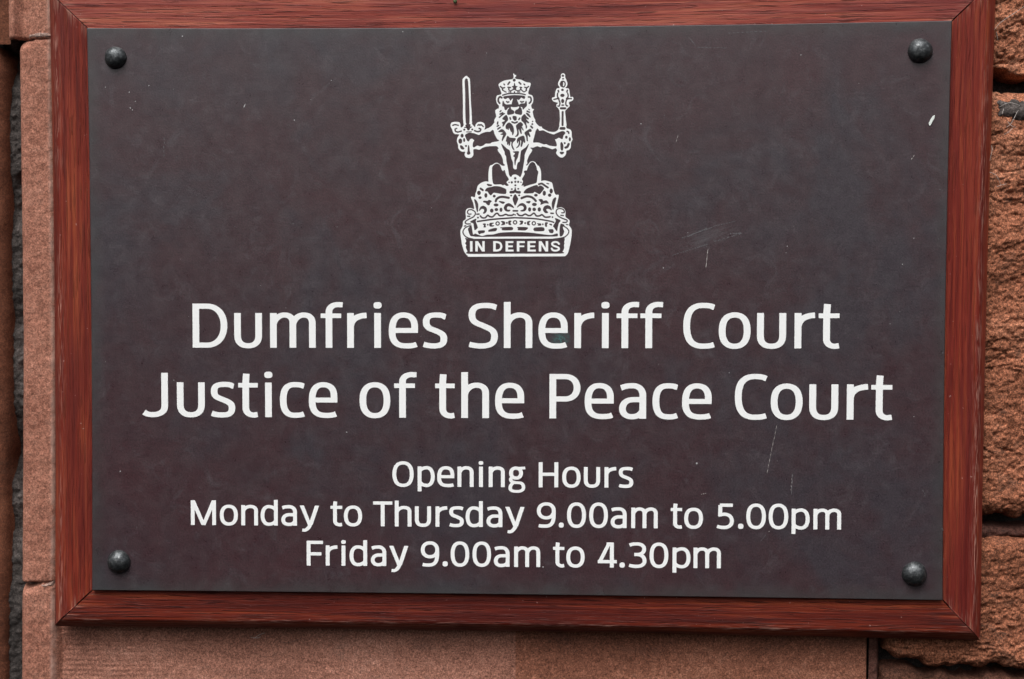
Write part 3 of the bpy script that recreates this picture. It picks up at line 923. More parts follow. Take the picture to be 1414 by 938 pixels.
def glyph(ch, Wd, H, X, a, b):
    """Wd width, H cap height, X x-height, a / b half stroke widths"""
    p = Pen(a, b); S = H / 62.0; ASC = H * 1.035
    R = Wd - a; mid = Wd / 2; ov = 0.9 * S; tb = b - ov * 0.9; tt = X - b + ov * 0.9; TT = H - b + ov * 0.9
    if ch == 'D':
        p.st((a, 0), (a, H)); c = Wd * 0.42
        p.st((a, H - b), (c, H - b), q4((c, H - b), (R, H * .5), 'h', .60), q4((R, H * .5), (c, b), 'v', .60), (a, b))
    elif ch == 'P':
        p.st((a, 0), (a, H)); c = Wd * .50; yb = H * .38 + b; ym = (H - b + yb) / 2
        p.st((a, H - b), (c, H - b), q4((c, H - b), (R, ym), 'h', .6), q4((R, ym), (c, yb), 'v', .6), (a, yb))
    elif ch == 'F':
        p.st((a, 0), (a, H)); p.st((a, H - b), (Wd, H - b)); p.st((a, H * .475), (Wd * .90, H * .475))
    elif ch == 'H':
        p.st((a, 0), (a, H)); p.st((R, 0), (R, H)); p.st((a, H * .52), (R, H * .52))
    elif ch == 'T':
        p.st((mid, 0), (mid, H - b)); p.st((0, H - b), (Wd, H - b))
    elif ch == 'M':
        p.st((a, 0), (a, H)); p.st((R, 0), (R, H))
        p.poly((0, H), (mid - a * 1.05, 0), (mid + a * 1.05, 0), (2.15 * a, H)); p.poly((Wd - 2.15 * a, H), (mid - a * 1.05, 0), (mid + a * 1.05, 0), (Wd, H))
    elif ch == 'O': p.ring(mid, H / 2, mid - a, H / 2 - b + ov, .66)
    elif ch == '0': p.ring(mid, H / 2, mid - a, H / 2 - b + ov * .6, .66)
    elif ch == 'o': p.ring(mid, X / 2, mid - a, X / 2 - b + ov, .66)
    elif ch in 'CS':
        if ch == 'C':
            p.st((Wd - .4, H - 5.6 * S), bez((Wd - 1.5 * S, H - 5.2 * S), (Wd * .86, TT), (Wd * .74, TT), (Wd * .62, TT)),
                 q4((Wd * .62, TT), (a, H / 2), 'h', .68), q4((a, H / 2), (Wd * .62, tb), 'v', .68), bez((Wd * .62, tb), (Wd * .76, tb), (Wd * .86, tb + .2), (Wd - .6, 4.9 * S)))
        else:
            p.st(*s_path(Wd, H, a, b, TT, tb, S))
    elif ch == 's': p.st(*s_path(Wd, X, a, b, tt, tb, S))
    elif ch == 'c':
        p.st((Wd - .3, X - 4.9 * S), bez((Wd - 1.5 * S, X - 4.6 * S), (Wd * .84, tt), (Wd * .74, tt), (Wd * .60, tt)),
             q4((Wd * .60, tt), (a, X / 2), 'h', .69), q4((a, X / 2), (Wd * .60, tb), 'v', .69), bez((Wd * .60, tb), (Wd * .76, tb), (Wd * .86, tb + .1), (Wd - .5, 4.7 * S)))
    elif ch == 'e':
        yb = X * .50
        p.st((a, yb), (Wd - .5 * S, yb), b=b * .95)
        p.st((R, yb - b * .95), (R, X * .60), q4((R, X * .60), (mid, tt), 'v', .66), q4((mid, tt), (a, X * .5), 'h', .66), (a, X * .46),
             q4((a, X * .46), (Wd * .58, tb), 'v', .68), bez((Wd * .58, tb), (Wd * .74, tb), (Wd * .84, tb + .1), (Wd - 2.1 * S, 4.9 * S)))
    elif ch == 'u':
        r = X * .36
        p.st((a, X), (a, r), q4((a, r), (mid, tb), 'v', .66), q4((mid, tb), (R, r), 'h', .66), (R, X))
    elif ch in 'nhm':
        p.st((a, 0), (a, ASC if ch == 'h' else X))
        w = 2 if ch == 'm' else 1; d = (Wd - 2 * a) / w
        for k in range(w):
            x = a + d * k
            p.st(bez((x + a * .1, X - 14.5 * S), (x + 2.2 * S, X - 7.5 * S), (x + d * .32, tt), (x + d * .56, tt)), q4((x + d * .56, tt), (x + d, X - 14 * S), 'h', .64), (x + d, 0))
    elif ch == 'r':
        p.st((a, 0), (a, X))
        p.st(bez((a + a * .1, X - 17 * S), (a + 2.2 * S, X - 8 * S), (Wd * .55, X - b), (Wd - .2, X - b + .4 * S)), b=b * 1.06)
    elif ch == 'i':
        p.st((mid, 0), (mid, X)); p.dot(mid, 59.6 * S, a * 1.22, 4.5 * S)
    elif ch == 'f':
        sx = Wd * .374
        p.st((sx, 0), (sx, ASC - 14 * S), q4((sx, ASC - 14 * S), (sx + 13 * S, ASC - b), 'v', .6), (Wd, ASC - b - .3 * S))
        p.st((0, X - 3.8 * S), (Wd * .93, X - 3.8 * S), b=3.15 * S if S > .8 else b * .95)
    elif ch == 't':
        sx = Wd * .385
        p.st((sx + .9 * S, H * .985), (sx, X), (sx, 13 * S), q4((sx, 13 * S), (sx + 12 * S, tb), 'v', .62), (Wd - .4 * S, tb + .9 * S))
        p.st((0, X - 3.8 * S), (Wd, X - 3.8 * S), b=3.15 * S if S > .8 else b * .95)
    elif ch == 'J':
        p.st((R, H), (R, 15 * S), q4((R, 15 * S), (Wd * .38, tb), 'v', .62), bez((Wd * .38, tb), (Wd * .24, tb), (Wd * .12, tb + 1 * S), (1.2 * S, 6.4 * S)))
    elif ch == 'a':
        p.st((2.6 * S, X - 5.9 * S), bez((3.8 * S, X - 5.5 * S), (Wd * .26, tt), (Wd * .38, tt), (Wd * .5, tt)), q4((Wd * .5, tt), (R, X * .66), 'h', .62), (R, 0))
        yb = X * .545
        p.st((R, yb), (Wd * .52, yb), q4((Wd * .52, yb), (a, X * .285), 'h', .6), q4((a, X * .285), (Wd * .46, tb), 'v', .6), bez((Wd * .46, tb), (Wd * .62, tb), (Wd * .76, 4 * S), (R, 11 * S)))
    elif ch == 'd':
        p.st((R, 0), (R, ASC))
        p.st(bez((R, X - 13 * S), (R - 2 * S, X - 7 * S), (Wd * .66, tt), (Wd * .47, tt)), q4((Wd * .47, tt), (a, X * .5), 'h', .62), q4((a, X * .5), (Wd * .47, tb), 'v', .62), bez((Wd * .47, tb), (Wd * .66, tb), (R - 2 * S, 7 * S), (R, 13 * S)))
    elif ch == 'p':
        p.st((a, -11.5 * S), (a, X))
        p.st(bez((a, X - 13 * S), (a + 2 * S, X - 7 * S), (Wd * .34, tt), (Wd * .53, tt)), q4((Wd * .53, tt), (R, X * .5), 'h', .62), q4((R, X * .5), (Wd * .53, tb), 'v', .62), bez((Wd * .53, tb), (Wd * .34, tb), (a + 2 * S, 7 * S), (a, 13 * S)))
    elif ch == 'y':
        p.poly((0, X), (Wd * .545 - a * 1.1, 0), (Wd * .545 + a * .8, 0), (2.15 * a, X))
        p.poly((Wd, X), (Wd - 2.15 * a, X), (Wd * .545 - a * 1.02, 2 * S), (Wd * .545 + a * 1.13, 2 * S))
        p.st((Wd * .56, 4 * S), (Wd * .545, 2 * S), bez((Wd * .545, 3 * S), (Wd * .46, -5 * S), (Wd * .36, -11.5 * S), (Wd * .22, -11.5 * S)), (Wd * .12, -11.0 * S), a=a, b=b * .92)
    elif ch == 'g':
        cx, rx = Wd * .445, Wd * .40 - a * .9
        p.ring(cx, X * .69, rx, X * .31 - b * .85, .6)
        p.st((cx + rx * .55, X * .93), (Wd - .3, X - b * .75), b=b * .8)
        p.st(bez((cx - rx * .75, X * .48), (cx - rx * 1.25, X * .40), (cx - rx * 1.15, X * .26), (Wd * .36, X * .235)), (Wd * .40, X * .225), (Wd * .66, X * .21), q4((Wd * .66, X * .21), (R, -.8 * S), 'h', .6),
             q4((R, -.8 * S), (mid, -14.5 * S + b), 'v', .66), q4((mid, -14.5 * S + b), (a * .9, -2.5 * S), 'h', .66), bez((a * .9, -2.5 * S), (a * .9, 3 * S), (Wd * .2, X * .2), (Wd * .36, X * .235)), a=a * .9, b=b * .86)
    elif ch == '9':
        cy, ry = H * .665, H * .335 - b + ov * .5
        p.ring(mid, cy, mid - a, ry, .6)
        p.st((R, cy), (R, H * .5), bez((R, H * .5), (R, H * .16), (Wd * .74, tb), (Wd * .42, tb)), bez((Wd * .42, tb), (Wd * .28, tb), (Wd * .2, tb + .2 * S), (Wd * .10, tb + 1.6 * S)))
    elif ch == '5':
        p.st((Wd * .93, H - b), (Wd * .17, H - b)); p.st((Wd * .10 + a * .9, H - b), (Wd * .10 + a * .75, H * .50))
        p.st((Wd * .10, H * .54), (Wd * .42, H * .58), q4((Wd * .42, H * .58), (R, H * .31), 'h', .62), q4((R, H * .31), (Wd * .42, tb), 'v', .62), bez((Wd * .42, tb), (Wd * .26, tb), (Wd * .14, tb + .8 * S), (.4, tb + 3 * S)))
    elif ch == '4':
        p.poly((Wd * .60 - a * .9, H), (0, H * .235), (2.1 * a, H * .235), (Wd * .60 + a * 1.1, H)); p.st((0, H * .235), (Wd, H * .235)); p.st((Wd * .74, 0), (Wd * .74, H * 1.0))
        p.st((Wd * .46, H - b), (Wd * .74, H - b))
    elif ch == '3':
        rt = R - 1.0 * S
        p.st((1.6 * S, H - b - 2.4 * S), bez((3 * S, H - b - 1.8 * S), (Wd * .22, TT), (Wd * .34, TT), (Wd * .44, TT)), q4((Wd * .44, TT), (rt, H * .755), 'h', .62), q4((rt, H * .755), (Wd * .46, H * .525), 'v', .62), (Wd * .30, H * .525))
        p.st((Wd * .30, H * .525), (Wd * .48, H * .525), q4((Wd * .48, H * .525), (R, H * .27), 'h', .62), q4((R, H * .27), (Wd * .42, tb), 'v', .62), bez((Wd * .42, tb), (Wd * .28, tb), (Wd * .16, tb + .8 * S), (.4, tb + 2.8 * S)))
    elif ch == '.': p.dot(mid, mid * .98, mid, mid * .98)
    return p


def s_path(Wd, X, a, b, tt, tb, S):
    w = a * .92; y1, y0 = X * .745, X * .265; mid = Wd * .5
    return [(Wd - 1.7 * S, X - 5.5 * S), bez((Wd - 3.2 * S, X - 5.1 * S), (Wd * .80, tt), (Wd * .70, tt), (Wd * .56, tt)),
            bez((Wd * .56, tt), (Wd * .26, tt), (w, X * .90), (w, y1)),
            bez((w, y1), (w, X * .57), (Wd * .30, X * .555), (mid, X * .50)),
            bez((mid, X * .50), (Wd * .74, X * .43), (Wd - w, X * .40), (Wd - w, y0)),
            bez((Wd - w, y0), (Wd - w, X * .10), (Wd * .74, tb), (Wd * .44, tb)),
            bez((Wd * .44, tb), (Wd * .28, tb), (Wd * .16, tb + .6 * S), (.7 * S, tb + 2.3 * S))]


def line(text, spans, b0, b1, H, X, a, b, label, h):
    """text set letter by letter; spans: measured left and right of each letter; b0, b1: the baseline's two ends"""
    A, B = np.array(b0), np.array(b1)
    out = []
    chars = [c for c in text if c != ' ']
    assert len(chars) == len(spans), (len(chars), len(spans))
    for ch, (l, r) in zip(chars, spans):
        def base(x): return A[1] + (B[1] - A[1]) * (x - A[0]) / (B[0] - A[0])
        p0 = U(l, base(l)); p1 = U(r, base(r))
        Wd = (p1[0] - p0[0]) / UNIT
        ang = (p1[2] - p0[2]) / (p1[0] - p0[0])
        for lp in glyph(ch, Wd, H, X, a, b).loops(h):
            x = p0[0] + lp[:, 0] * UNIT; z = p0[2] + lp[:, 1] * UNIT + (x - p0[0]) * ang
            out.append(np.stack([x, z], 1))
    o = raised("lettering", out, M_WHITE, PLATE)
    o['label'] = label
    return o


big = dict(H=61.6, X=48.4, a=4.62, b=3.55, h=0.5)
sml = dict(H=34.9, X=28.4, a=2.66, b=2.20, h=0.32)
line("Dumfries Sheriff Court",
     [(266.3, 314.1), (323.7, 361.9), (373.2, 436.0), (443.1, 473.4), (479.6, 506.5), (516.0, 527.0), (537.0, 577.2), (584.3, 617.1),
      (647.5, 687.1), (695.8, 735.0), (743.5, 783.8), (793.0, 820.5), (830.6, 841.0), (851.2, 882.1), (884.1, 915.2),
      (943.3, 986.3), (992.3, 1036.2), (1045.1, 1085.2), (1096.9, 1125.1), (1130.0, 1158.7)],
     (266, 480.2), (1159, 481.2), label="upper line of large white lettering", **big)
line("Justice of the Peace Court",
     [(197.9, 232.2), (244.7, 283.0), (291.9, 324.6), (329.3, 356.2), (365.4, 376.4), (386.8, 420.2), (426.7, 466.0),
      (496.6, 539.0), (544.4, 575.2), (601.0, 627.8), (637.0, 675.2), (683.7, 723.8),
      (758.7, 801.3), (807.3, 847.4), (854.8, 892.1), (900.9, 935.4), (941.7, 982.5),
      (1014.5, 1058.2), (1064.0, 1107.9), (1117.2, 1157.1), (1169.0, 1198.2), (1202.6, 1231.5)],
     (205, 575.4), (1190, 579.7), label="lower line of large white lettering", **big)
line("Opening Hours",
     [(542.0, 571.2), (576.8, 600.3), (603.8, 627.3), (631.8, 654.0), (661.0, 667.3), (674.9, 697.0), (702.1, 725.5),
      (743.9, 770.8), (776.4, 801.6), (806.2, 828.6), (834.7, 851.0), (854.6, 874.2)],
     (542, 672.0), (874, 673.6), label="short first line of small white lettering", **sml)
line("Monday to Thursday 9.00am to 5.00pm",
     [(263.8, 298.4), (303.8, 328.5), (333.4, 356.3), (360.1, 383.7), (388.6, 410.1), (414.2, 440.7), (456.5, 472.6), (475.0, 500.0),
      (515.3, 541.8), (545.3, 568.2), (573.0, 595.2), (601.5, 617.8), (620.6, 640.2), (643.0, 666.7), (671.8, 693.7), (697.8, 724.2),
      (741.3, 767.3), (771.6, 778.5), (783.0, 809.0), (813.6, 839.3), (843.2, 865.2), (871.6, 908.1), (926.1, 941.7), (944.7, 970.5),
      (989.8, 1013.2), (1019.1, 1026.4), (1030.4, 1057.3), (1061.3, 1088.2), (1093.0, 1117.8), (1123.1, 1161.3)],
     (264, 725.0), (1161, 731.4), label="long middle line of small white lettering", **sml)
line("Friday 9.00am to 4.30pm",
     [(423.7, 446.1), (450.0, 466.2), (471.4, 477.4), (482.8, 507.0), (512.2, 533.4), (537.7, 563.9),
      (581.2, 606.4), (611.2, 618.3), (622.4, 647.9), (652.5, 677.9), (682.0, 703.6), (710.0, 745.9), (763.7, 779.2), (782.0, 807.2),
      (825.5, 851.6), (855.5, 862.7), (868.4, 892.6), (896.9, 922.7), (928.6, 953.3), (957.6, 995.2)],
     (424, 781.0), (995, 784.8), label="bottom line of small white lettering", **sml)

# ------------------------------------------------------------------ the crest, drawn as white areas with dark cut-outs
CR = {'K1': (615, 95, 13.4), 'K2': (615, 160, 13.4), 'K3': (675, 95, 13.4), 'K4': (675, 150, 13.4), 'K5': (735, 95, 13.4), 'K6': (735, 160, 13.4),
      'K7': (675, 205, 13.4), 'L1': (630, 215, 11.725), 'L2': (710, 215, 11.725), 'L3': (630, 280, 11.725), 'L4': (710, 280, 11.725), 'C2': (610, 220, 6.47)}
GX0, GY0, GH = 615.0, 96.0, 0.3
GNX, GNY = int(182 / GH), int(264 / GH)
GX, GY = np.meshgrid(GX0 + np.arange(GNX) * GH, GY0 + np.arange(GNY) * GH)
FIELD = np.full(GX.shape, 50.0)


def win(P, m):
    i0 = max(0, int((P[:, 0].min() - m - GX0) / GH)); i1 = int((P[:, 0].max() + m - GX0) / GH) + 2
    j0 = max(0, int((P[:, 1].min() - m - GY0) / GH)); j1 = int((P[:, 1].max() + m - GY0) / GH) + 2
    return slice(j0, j1), slice(i0, i1)


def put(w, d, white):
    global FIELD
    if white: FIELD[w] = np.minimum(FIELD[w], d)
    else: FIELD[w] = np.maximum(FIELD[w], 0.16 - d)


def rounded(P, sub=4):
    n = len(P); out = []
    for i in range(n):
        p0, p1, p2, p3 = P[i - 1], P[i], P[(i + 1) % n], P[(i + 2) % n]
        for k in range(sub):
            t = k / sub
            out.append(0.5 * ((2 * p1) + (p2 - p0) * t * .8 + (2 * p0 * .8 - (5 - .4 * 2 + .0) * p1 + (4 - 0.0) * p2 * 1.0 - p3 * .8) * t * t * 0 + 0 * p1) if False else cr_pt(p0, p1, p2, p3, t))
    return np.array(out)


def cr_pt(p0, p1, p2, p3, t, s=0.42):
    m1 = (p2 - p0) * s; m2 = (p3 - p1) * s
    return (2 * t ** 3 - 3 * t * t + 1) * p1 + (t ** 3 - 2 * t * t + t) * m1 + (-2 * t ** 3 + 3 * t * t) * p2 + (t ** 3 - t * t) * m2


def A(c, pts, white=False, sharp=False):
    ox, oy, s = CR[c]
    P = np.array([(ox + x / s, oy + y / s) for x, y in pts])
    if not sharp: P = rounded(P)
    w = win(P, 1.2); put(w, psdf(GX[w], GY[w], P), white)


def S_(c, pts, wd, white=False):
    ox, oy, s = CR[c]
    P = np.array([(ox + x / s, oy + y / s) for x, y in pts])
    if len(P) > 2:
        Q = [P[0]]
        for i in range(len(P) - 1):
            p0, p3 = P[max(i - 1, 0)], P[min(i + 2, len(P) - 1)]
            for k in range(1, 5): Q.append(cr_pt(p0, P[i], P[i + 1], p3, k / 4))
        P = np.array(Q)
    w = win(P, wd / s / 2 + 1.2); xs, ys = GX[w], GY[w]; d = np.full(xs.shape, 1e9)
    for a, b in zip(P[:-1], P[1:]):
        e = b - a; t = np.clip(((xs - a[0]) * e[0] + (ys - a[1]) * e[1]) / (e @ e + 1e-12), 0, 1)
        d = np.minimum(d, np.hypot(xs - a[0] - e[0] * t, ys - a[1] - e[1] * t))
    put(w, d - wd / s / 2, white)


def E_(c, x, y, rx, ry=None, white=False):
    ry = rx if ry is None else ry
    t = np.linspace(0, 2 * math.pi, 14, endpoint=False)
    A(c, list(zip(x + rx * np.cos(t), y + ry * np.sin(t))), white, True)


# ---- white areas
A('K1', [(312, 240), (325, 180), (388, 128), (445, 175), (462, 240), (475, 600), (490, 1010), (335, 1010), (322, 600)], True)
A('K2', [(90, 170), (115, 122), (190, 108), (258, 116), (283, 160), (287, 215), (318, 200), (335, 165), (335, 100), (490, 100), (497, 150), (525, 185), (545, 205), (558, 158), (600, 118), (668, 112), (722, 140), (740, 200), (728, 250), (690, 330), (625, 372), (520, 345), (440, 340), (380, 370), (350, 400), (300, 370), (240, 348), (180, 345), (140, 310), (120, 250), (100, 215)], True)
A('K2', [(700, 262), (725, 255), (800, 225), (860, 185), (915, 110), (938, 60), (1010, 100), (1010, 560), (938, 565), (800, 570), (700, 592), (630, 632), (570, 620), (525, 625), (520, 660), (522, 725), (490, 775), (435, 788), (375, 770), (350, 720), (360, 670), (320, 672), (270, 650), (235, 600), (232, 540), (210, 480), (215, 420), (262, 345), (330, 330), (500, 300), (620, 320)], True)
A('K3', [(175, 295), (220, 250), (300, 213), (430, 192), (452, 165), (455, 130), (445, 97), (465, 82), (482, 112), (508, 115), (506, 150), (486, 162), (508, 188), (600, 203), (690, 245), (768, 260), (778, 300), (750, 380), (735, 462), (800, 490), (825, 540), (822, 620), (788, 685), (805, 750), (832, 890), (860, 980), (700, 1200), (300, 1200), (100, 990), (137, 880), (165, 780), (185, 695), (145, 640), (130, 560), (150, 495), (228, 467), (205, 380)], True)
A('K4', [(160, 0), (135, 150), (105, 245), (55, 315), (-5, 358), (-60, 400), (-60, 690), (50, 695), (150, 702), (200, 800), (255, 938), (300, 1045), (690, 1045), (705, 938), (750, 830), (790, 702), (880, 697), (990, 702), (990, 360), (938, 328), (870, 258), (838, 180), (815, 60), (800, 0)], True)
A('K6', [(-40, 0), (15, 0), (55, 100), (120, 195), (200, 235), (300, 285), (390, 298), (440, 285), (475, 255), (490, 212), (510, 185), (620, 185), (640, 230), (700, 250), (730, 290), (735, 380), (748, 440), (722, 500), (715, 590), (680, 635), (635, 650), (632, 690), (618, 730), (570, 775), (520, 775), (470, 740), (435, 690), (455, 640), (430, 605), (370, 625), (300, 600), (200, 575), (100, 565), (-40, 565)], True)
A('K5', [(525, 110), (565, 80), (610, 105), (615, 165), (640, 220), (655, 280), (640, 330), (618, 355), (675, 365), (690, 410), (703, 500), (712, 525), (745, 515), (765, 548), (752, 592), (690, 620), (682, 645), (697, 690), (662, 730), (628, 765), (612, 800), (625, 938), (630, 1075), (502, 1075), (508, 938), (500, 785), (480, 740), (442, 700), (446, 660), (468, 635), (400, 615), (363, 575), (366, 535), (412, 520), (420, 450), (440, 380), (465, 360), (505, 352), (475, 300), (475, 255), (510, 190), (526, 160)], True)
A('K7', [(180, 0), (240, 150), (293, 305), (250, 317), (212, 294), (160, 266), (110, 271), (62, 303), (22, 318), (0, 380), (-12, 500), (0, 690), (80, 715), (480, 740), (860, 715), (960, 680), (972, 520), (965, 410), (930, 325), (902, 312), (868, 263), (820, 235), (762, 250), (716, 307), (688, 300), (740, 150), (780, 0)], True)
A('L3', [(520, -342), (470, -347), (400, -322), (345, -272), (325, -192), (307, -142), (298, -92), (250, -102), (235, -80), (265, -12), (283, 60), (285, 100), (230, 84), (170, 100), (148, 150), (152, 260), (108, 300), (100, 380), (66, 450), (70, 540), (90, 680), (130, 800), (185, 865), (240, 880), (938, 876), (1720, 872), (1770, 866), (1812, 815), (1850, 670), (1873, 500), (1866, 420), (1828, 362), (1843, 310), (1826, 270), (1773, 230), (1773, 150), (1748, 95), (1690, 72), (1632, 85), (1628, 60), (1640, 8), (1663, -112), (1650, -132), (1613, -132), (1588, -182), (1558, -312), (1528, -337), (1438, -362), (1368, -352), (1300, -330), (938, -300), (600, -330)], True)

# ---- dark cut-outs: sword and left hand
A('K1', [(364, 235), (388, 186), (413, 230), (428, 450), (443, 990), (382, 990), (372, 450)])
A('K2', [(368, 365), (395, 340), (440, 322), (520, 330), (580, 350), (625, 362), (660, 340), (720, 315), (780, 303), (825, 305), (880, 268), (905, 340), (954, 436), (989, 456), (960, 470), (900, 480), (860, 488), (830, 508), (790, 512), (745, 512), (700, 545), (650, 562), (590, 548), (530, 580), (512, 560), (520, 490), (540, 465), (520, 435), (490, 418), (455, 432), (430, 470), (405, 455), (385, 410)])
E_('K2', 310, 370, 22, 30); E_('K2', 277, 470, 30, 42); E_('K2', 348, 450, 14, 32); E_('K2', 382, 560, 14)
A('K2', [(275, 558), (300, 555), (345, 605), (325, 622), (290, 605)])
A('K2', [(430, 548), (442, 600), (445, 660), (458, 690), (445, 712), (415, 715), (405, 690), (418, 660), (420, 600)])
A('K2', [(375, 180), (400, 165), (415, 185), (440, 160), (462, 170), (455, 200), (490, 208), (455, 228), (440, 262), (415, 265), (395, 225), (350, 215), (385, 205)])
E_('K2', 350, 258, 14); E_('K2', 497, 255, 13); S_('K2', [(395, 300), (480, 300)], 8)
S_('K2', [(135, 180), (180, 165), (240, 178)], 13); S_('K2', [(210, 235), (180, 250), (190, 290), (235, 302), (295, 285)], 15)
S_('K2', [(600, 180), (620, 165), (640, 178), (660, 165), (702, 202)], 13); S_('K2', [(540, 275), (590, 295), (640, 285), (655, 250), (625, 235)], 17)
# head
E_('K3', 470, 213, 22)
A('K3', [(475, 268), (490, 320), (525, 332), (502, 350), (498, 385), (440, 390), (460, 355), (430, 332), (464, 320)])
for s in ([(385, 250), (355, 290)], [(560, 255), (590, 285)]): S_('K3', s, 20)
for s in ([(280, 285), (290, 300)], [(650, 285), (665, 300)]): S_('K3', s, 13)
for s in ([(355, 345), (400, 350)], [(370, 355), (370, 385)], [(580, 345), (605, 350)], [(590, 355), (590, 385)], [(215, 330), (255, 360), (290, 350)], [(250, 365), (255, 395)], [(735, 330), (700, 355), (665, 345)], [(700, 360), (690, 395)]): S_('K3', s, 15)
for s in ([(255, 400), (320, 435)], [(370, 395), (400, 410), (440, 395)], [(495, 395), (540, 410), (590, 390)], [(600, 390), (650, 430), (700, 400)]): S_('K3', s, 10)
for x in (375, 405, 475, 540, 570): E_('K3', x, 432, 8)
S_('K3', [(255, 492), (350, 465), (480, 458), (600, 465), (675, 482)], 14)
S_('K3', [(240, 540), (210, 520), (180, 550), (175, 600), (200, 640)], 22); S_('K3', [(735, 525), (770, 530), (785, 580), (770, 620), (750, 640)], 20)
A('K3', [(275, 522), (330, 508), (480, 495), (640, 505), (668, 525), (655, 555), (620, 540), (600, 528), (572, 557), (545, 575), (510, 550), (525, 600), (545, 650), (550, 685), (520, 705), (430, 705), (425, 670), (440, 600), (455, 555), (430, 552), (400, 588), (385, 557), (355, 535), (310, 557), (280, 545)])
A('K3', [(262, 600), (290, 650), (330, 670), (410, 665), (422, 700), (350, 725), (330, 755), (300, 760), (285, 700), (255, 690)])
A('K3', [(690, 600), (665, 645), (600, 650), (560, 675), (555, 698), (620, 708), (632, 752), (665, 720), (700, 680)])
S_('K3', [(330, 610), (350, 625), (370, 615)], 15); S_('K3', [(590, 610), (610, 620), (640, 610)], 15)
A('K3', [(395, 705), (410, 750), (440, 772), (465, 790), (462, 825), (430, 840), (360, 850), (345, 830), (350, 775), (380, 735)])
A('K3', [(572, 710), (600, 740), (612, 800), (600, 850), (540, 842), (500, 832), (485, 810), (500, 775), (545, 750)])
# mane
A('K4', [(445, 148), (505, 150), (510, 205), (480, 222), (455, 195)])
S_('K4', [(392, 170), (400, 200)], 17); S_('K4', [(572, 180), (555, 205)], 18); S_('K4', [(430, 250), (480, 268), (525, 250)], 20)
S_('K4', [(225, 40), (208, 60)], 14); S_('K4', [(255, 80), (208, 105)], 18); S_('K4', [(285, 95), (240, 125), (195, 165)], 15)
A('K4', [(320, 125), (350, 180), (350, 215), (310, 260), (290, 295), (265, 330), (257, 320), (265, 290), (247, 260), (290, 240), (300, 215), (255, 190)])
A('K4', [(610, 160), (660, 110), (690, 145), (735, 185), (725, 200), (692, 180), (692, 205), (740, 260), (725, 270), (690, 245), (690, 290), (705, 340), (690, 370), (680, 310), (640, 250), (610, 225)])
A('K4', [(690, 85), (730, 95), (770, 155), (760, 162), (710, 120)]); S_('K4', [(710, 50), (750, 70)], 20); S_('K4', [(740, 15), (750, 25)], 11)
S_('K4', [(166, 252), (160, 288)], 17); S_('K4', [(180, 315), (156, 330)], 17); S_('K4', [(210, 350), (167, 380)], 17)
E_('K4', 810, 240, 8); E_('K4', 805, 290, 13); S_('K4', [(780, 330), (805, 358)], 22)
A('K4', [(180, 430), (230, 390), (270, 400), (310, 450), (315, 485), (270, 560), (250, 600), (245, 580), (260, 520), (272, 488), (220, 480), (265, 455), (240, 435)])
A('K4', [(665, 455), (700, 420), (765, 380), (790, 415), (770, 430), (735, 428), (745, 460), (765, 510), (755, 525), (720, 480), (715, 540), (718, 600), (705, 590), (695, 520)])
A('K4', [(325, 380), (315, 330), (340, 285), (380, 265), (425, 300), (455, 360), (460, 440), (440, 490), (430, 430), (415, 430), (400, 400), (372, 342), (365, 390), (347, 382), (345, 347)])
A('K4', [(510, 345), (510, 315), (550, 275), (590, 258), (625, 290), (620, 320), (600, 322), (640, 400), (625, 390), (592, 350), (605, 460), (590, 455), (557, 375), (545, 400), (550, 470), (530, 510), (490, 520), (520, 490), (530, 430)])
A('K4', [(320, 610), (335, 540), (350, 512), (390, 545), (490, 555), (480, 590), (445, 625), (435, 680), (470, 770), (440, 740), (420, 680), (425, 620), (397, 612), (385, 680), (370, 670), (370, 612), (345, 670), (340, 602)])
A('K4', [(530, 640), (525, 580), (555, 540), (635, 508), (660, 545), (668, 620), (655, 630), (642, 592), (625, 650), (605, 705), (592, 690), (605, 602), (577, 584), (575, 660), (550, 705), (510, 732), (550, 680), (560, 612), (545, 602)])
# torso and haunches
A('K7', [(235, -77), (260, -57), (330, 8), (380, 43), (400, 133), (415, 201), (440, 260), (445, 360), (480, 395), (520, 385), (525, 320), (545, 265), (575, 250), (585, 170), (600, 60), (620, 33), (690, -17), (735, -77), (715, -17), (690, 43), (660, 113), (655, 200), (630, 350), (605, 470), (580, 525), (540, 495), (490, 478), (435, 490), (412, 525), (385, 500), (370, 430), (350, 320), (330, 220), (325, 150), (302, 110), (295, 60), (268, 8)])
A('K7', [(450, 65), (550, 60), (548, 90), (530, 170), (500, 230), (486, 310), (477, 240), (482, 165), (457, 145), (475, 120), (490, 90)])
A('K7', [(65, 410), (70, 345), (110, 302), (150, 290), (190, 302), (215, 340), (235, 400), (265, 430), (285, 407), (300, 440), (320, 500), (365, 575), (330, 610), (325, 640), (360, 682), (330, 692), (290, 668), (260, 680), (220, 662), (100, 662), (75, 600), (65, 500)])
A('K7', [(735, 335), (770, 277), (810, 258), (850, 285), (880, 360), (885, 400), (910, 440), (895, 520), (880, 625), (840, 650), (760, 670), (700, 690), (650, 705), (640, 668), (612, 690), (640, 610), (620, 570), (660, 500), (670, 470), (655, 430), (680, 415), (705, 415)])
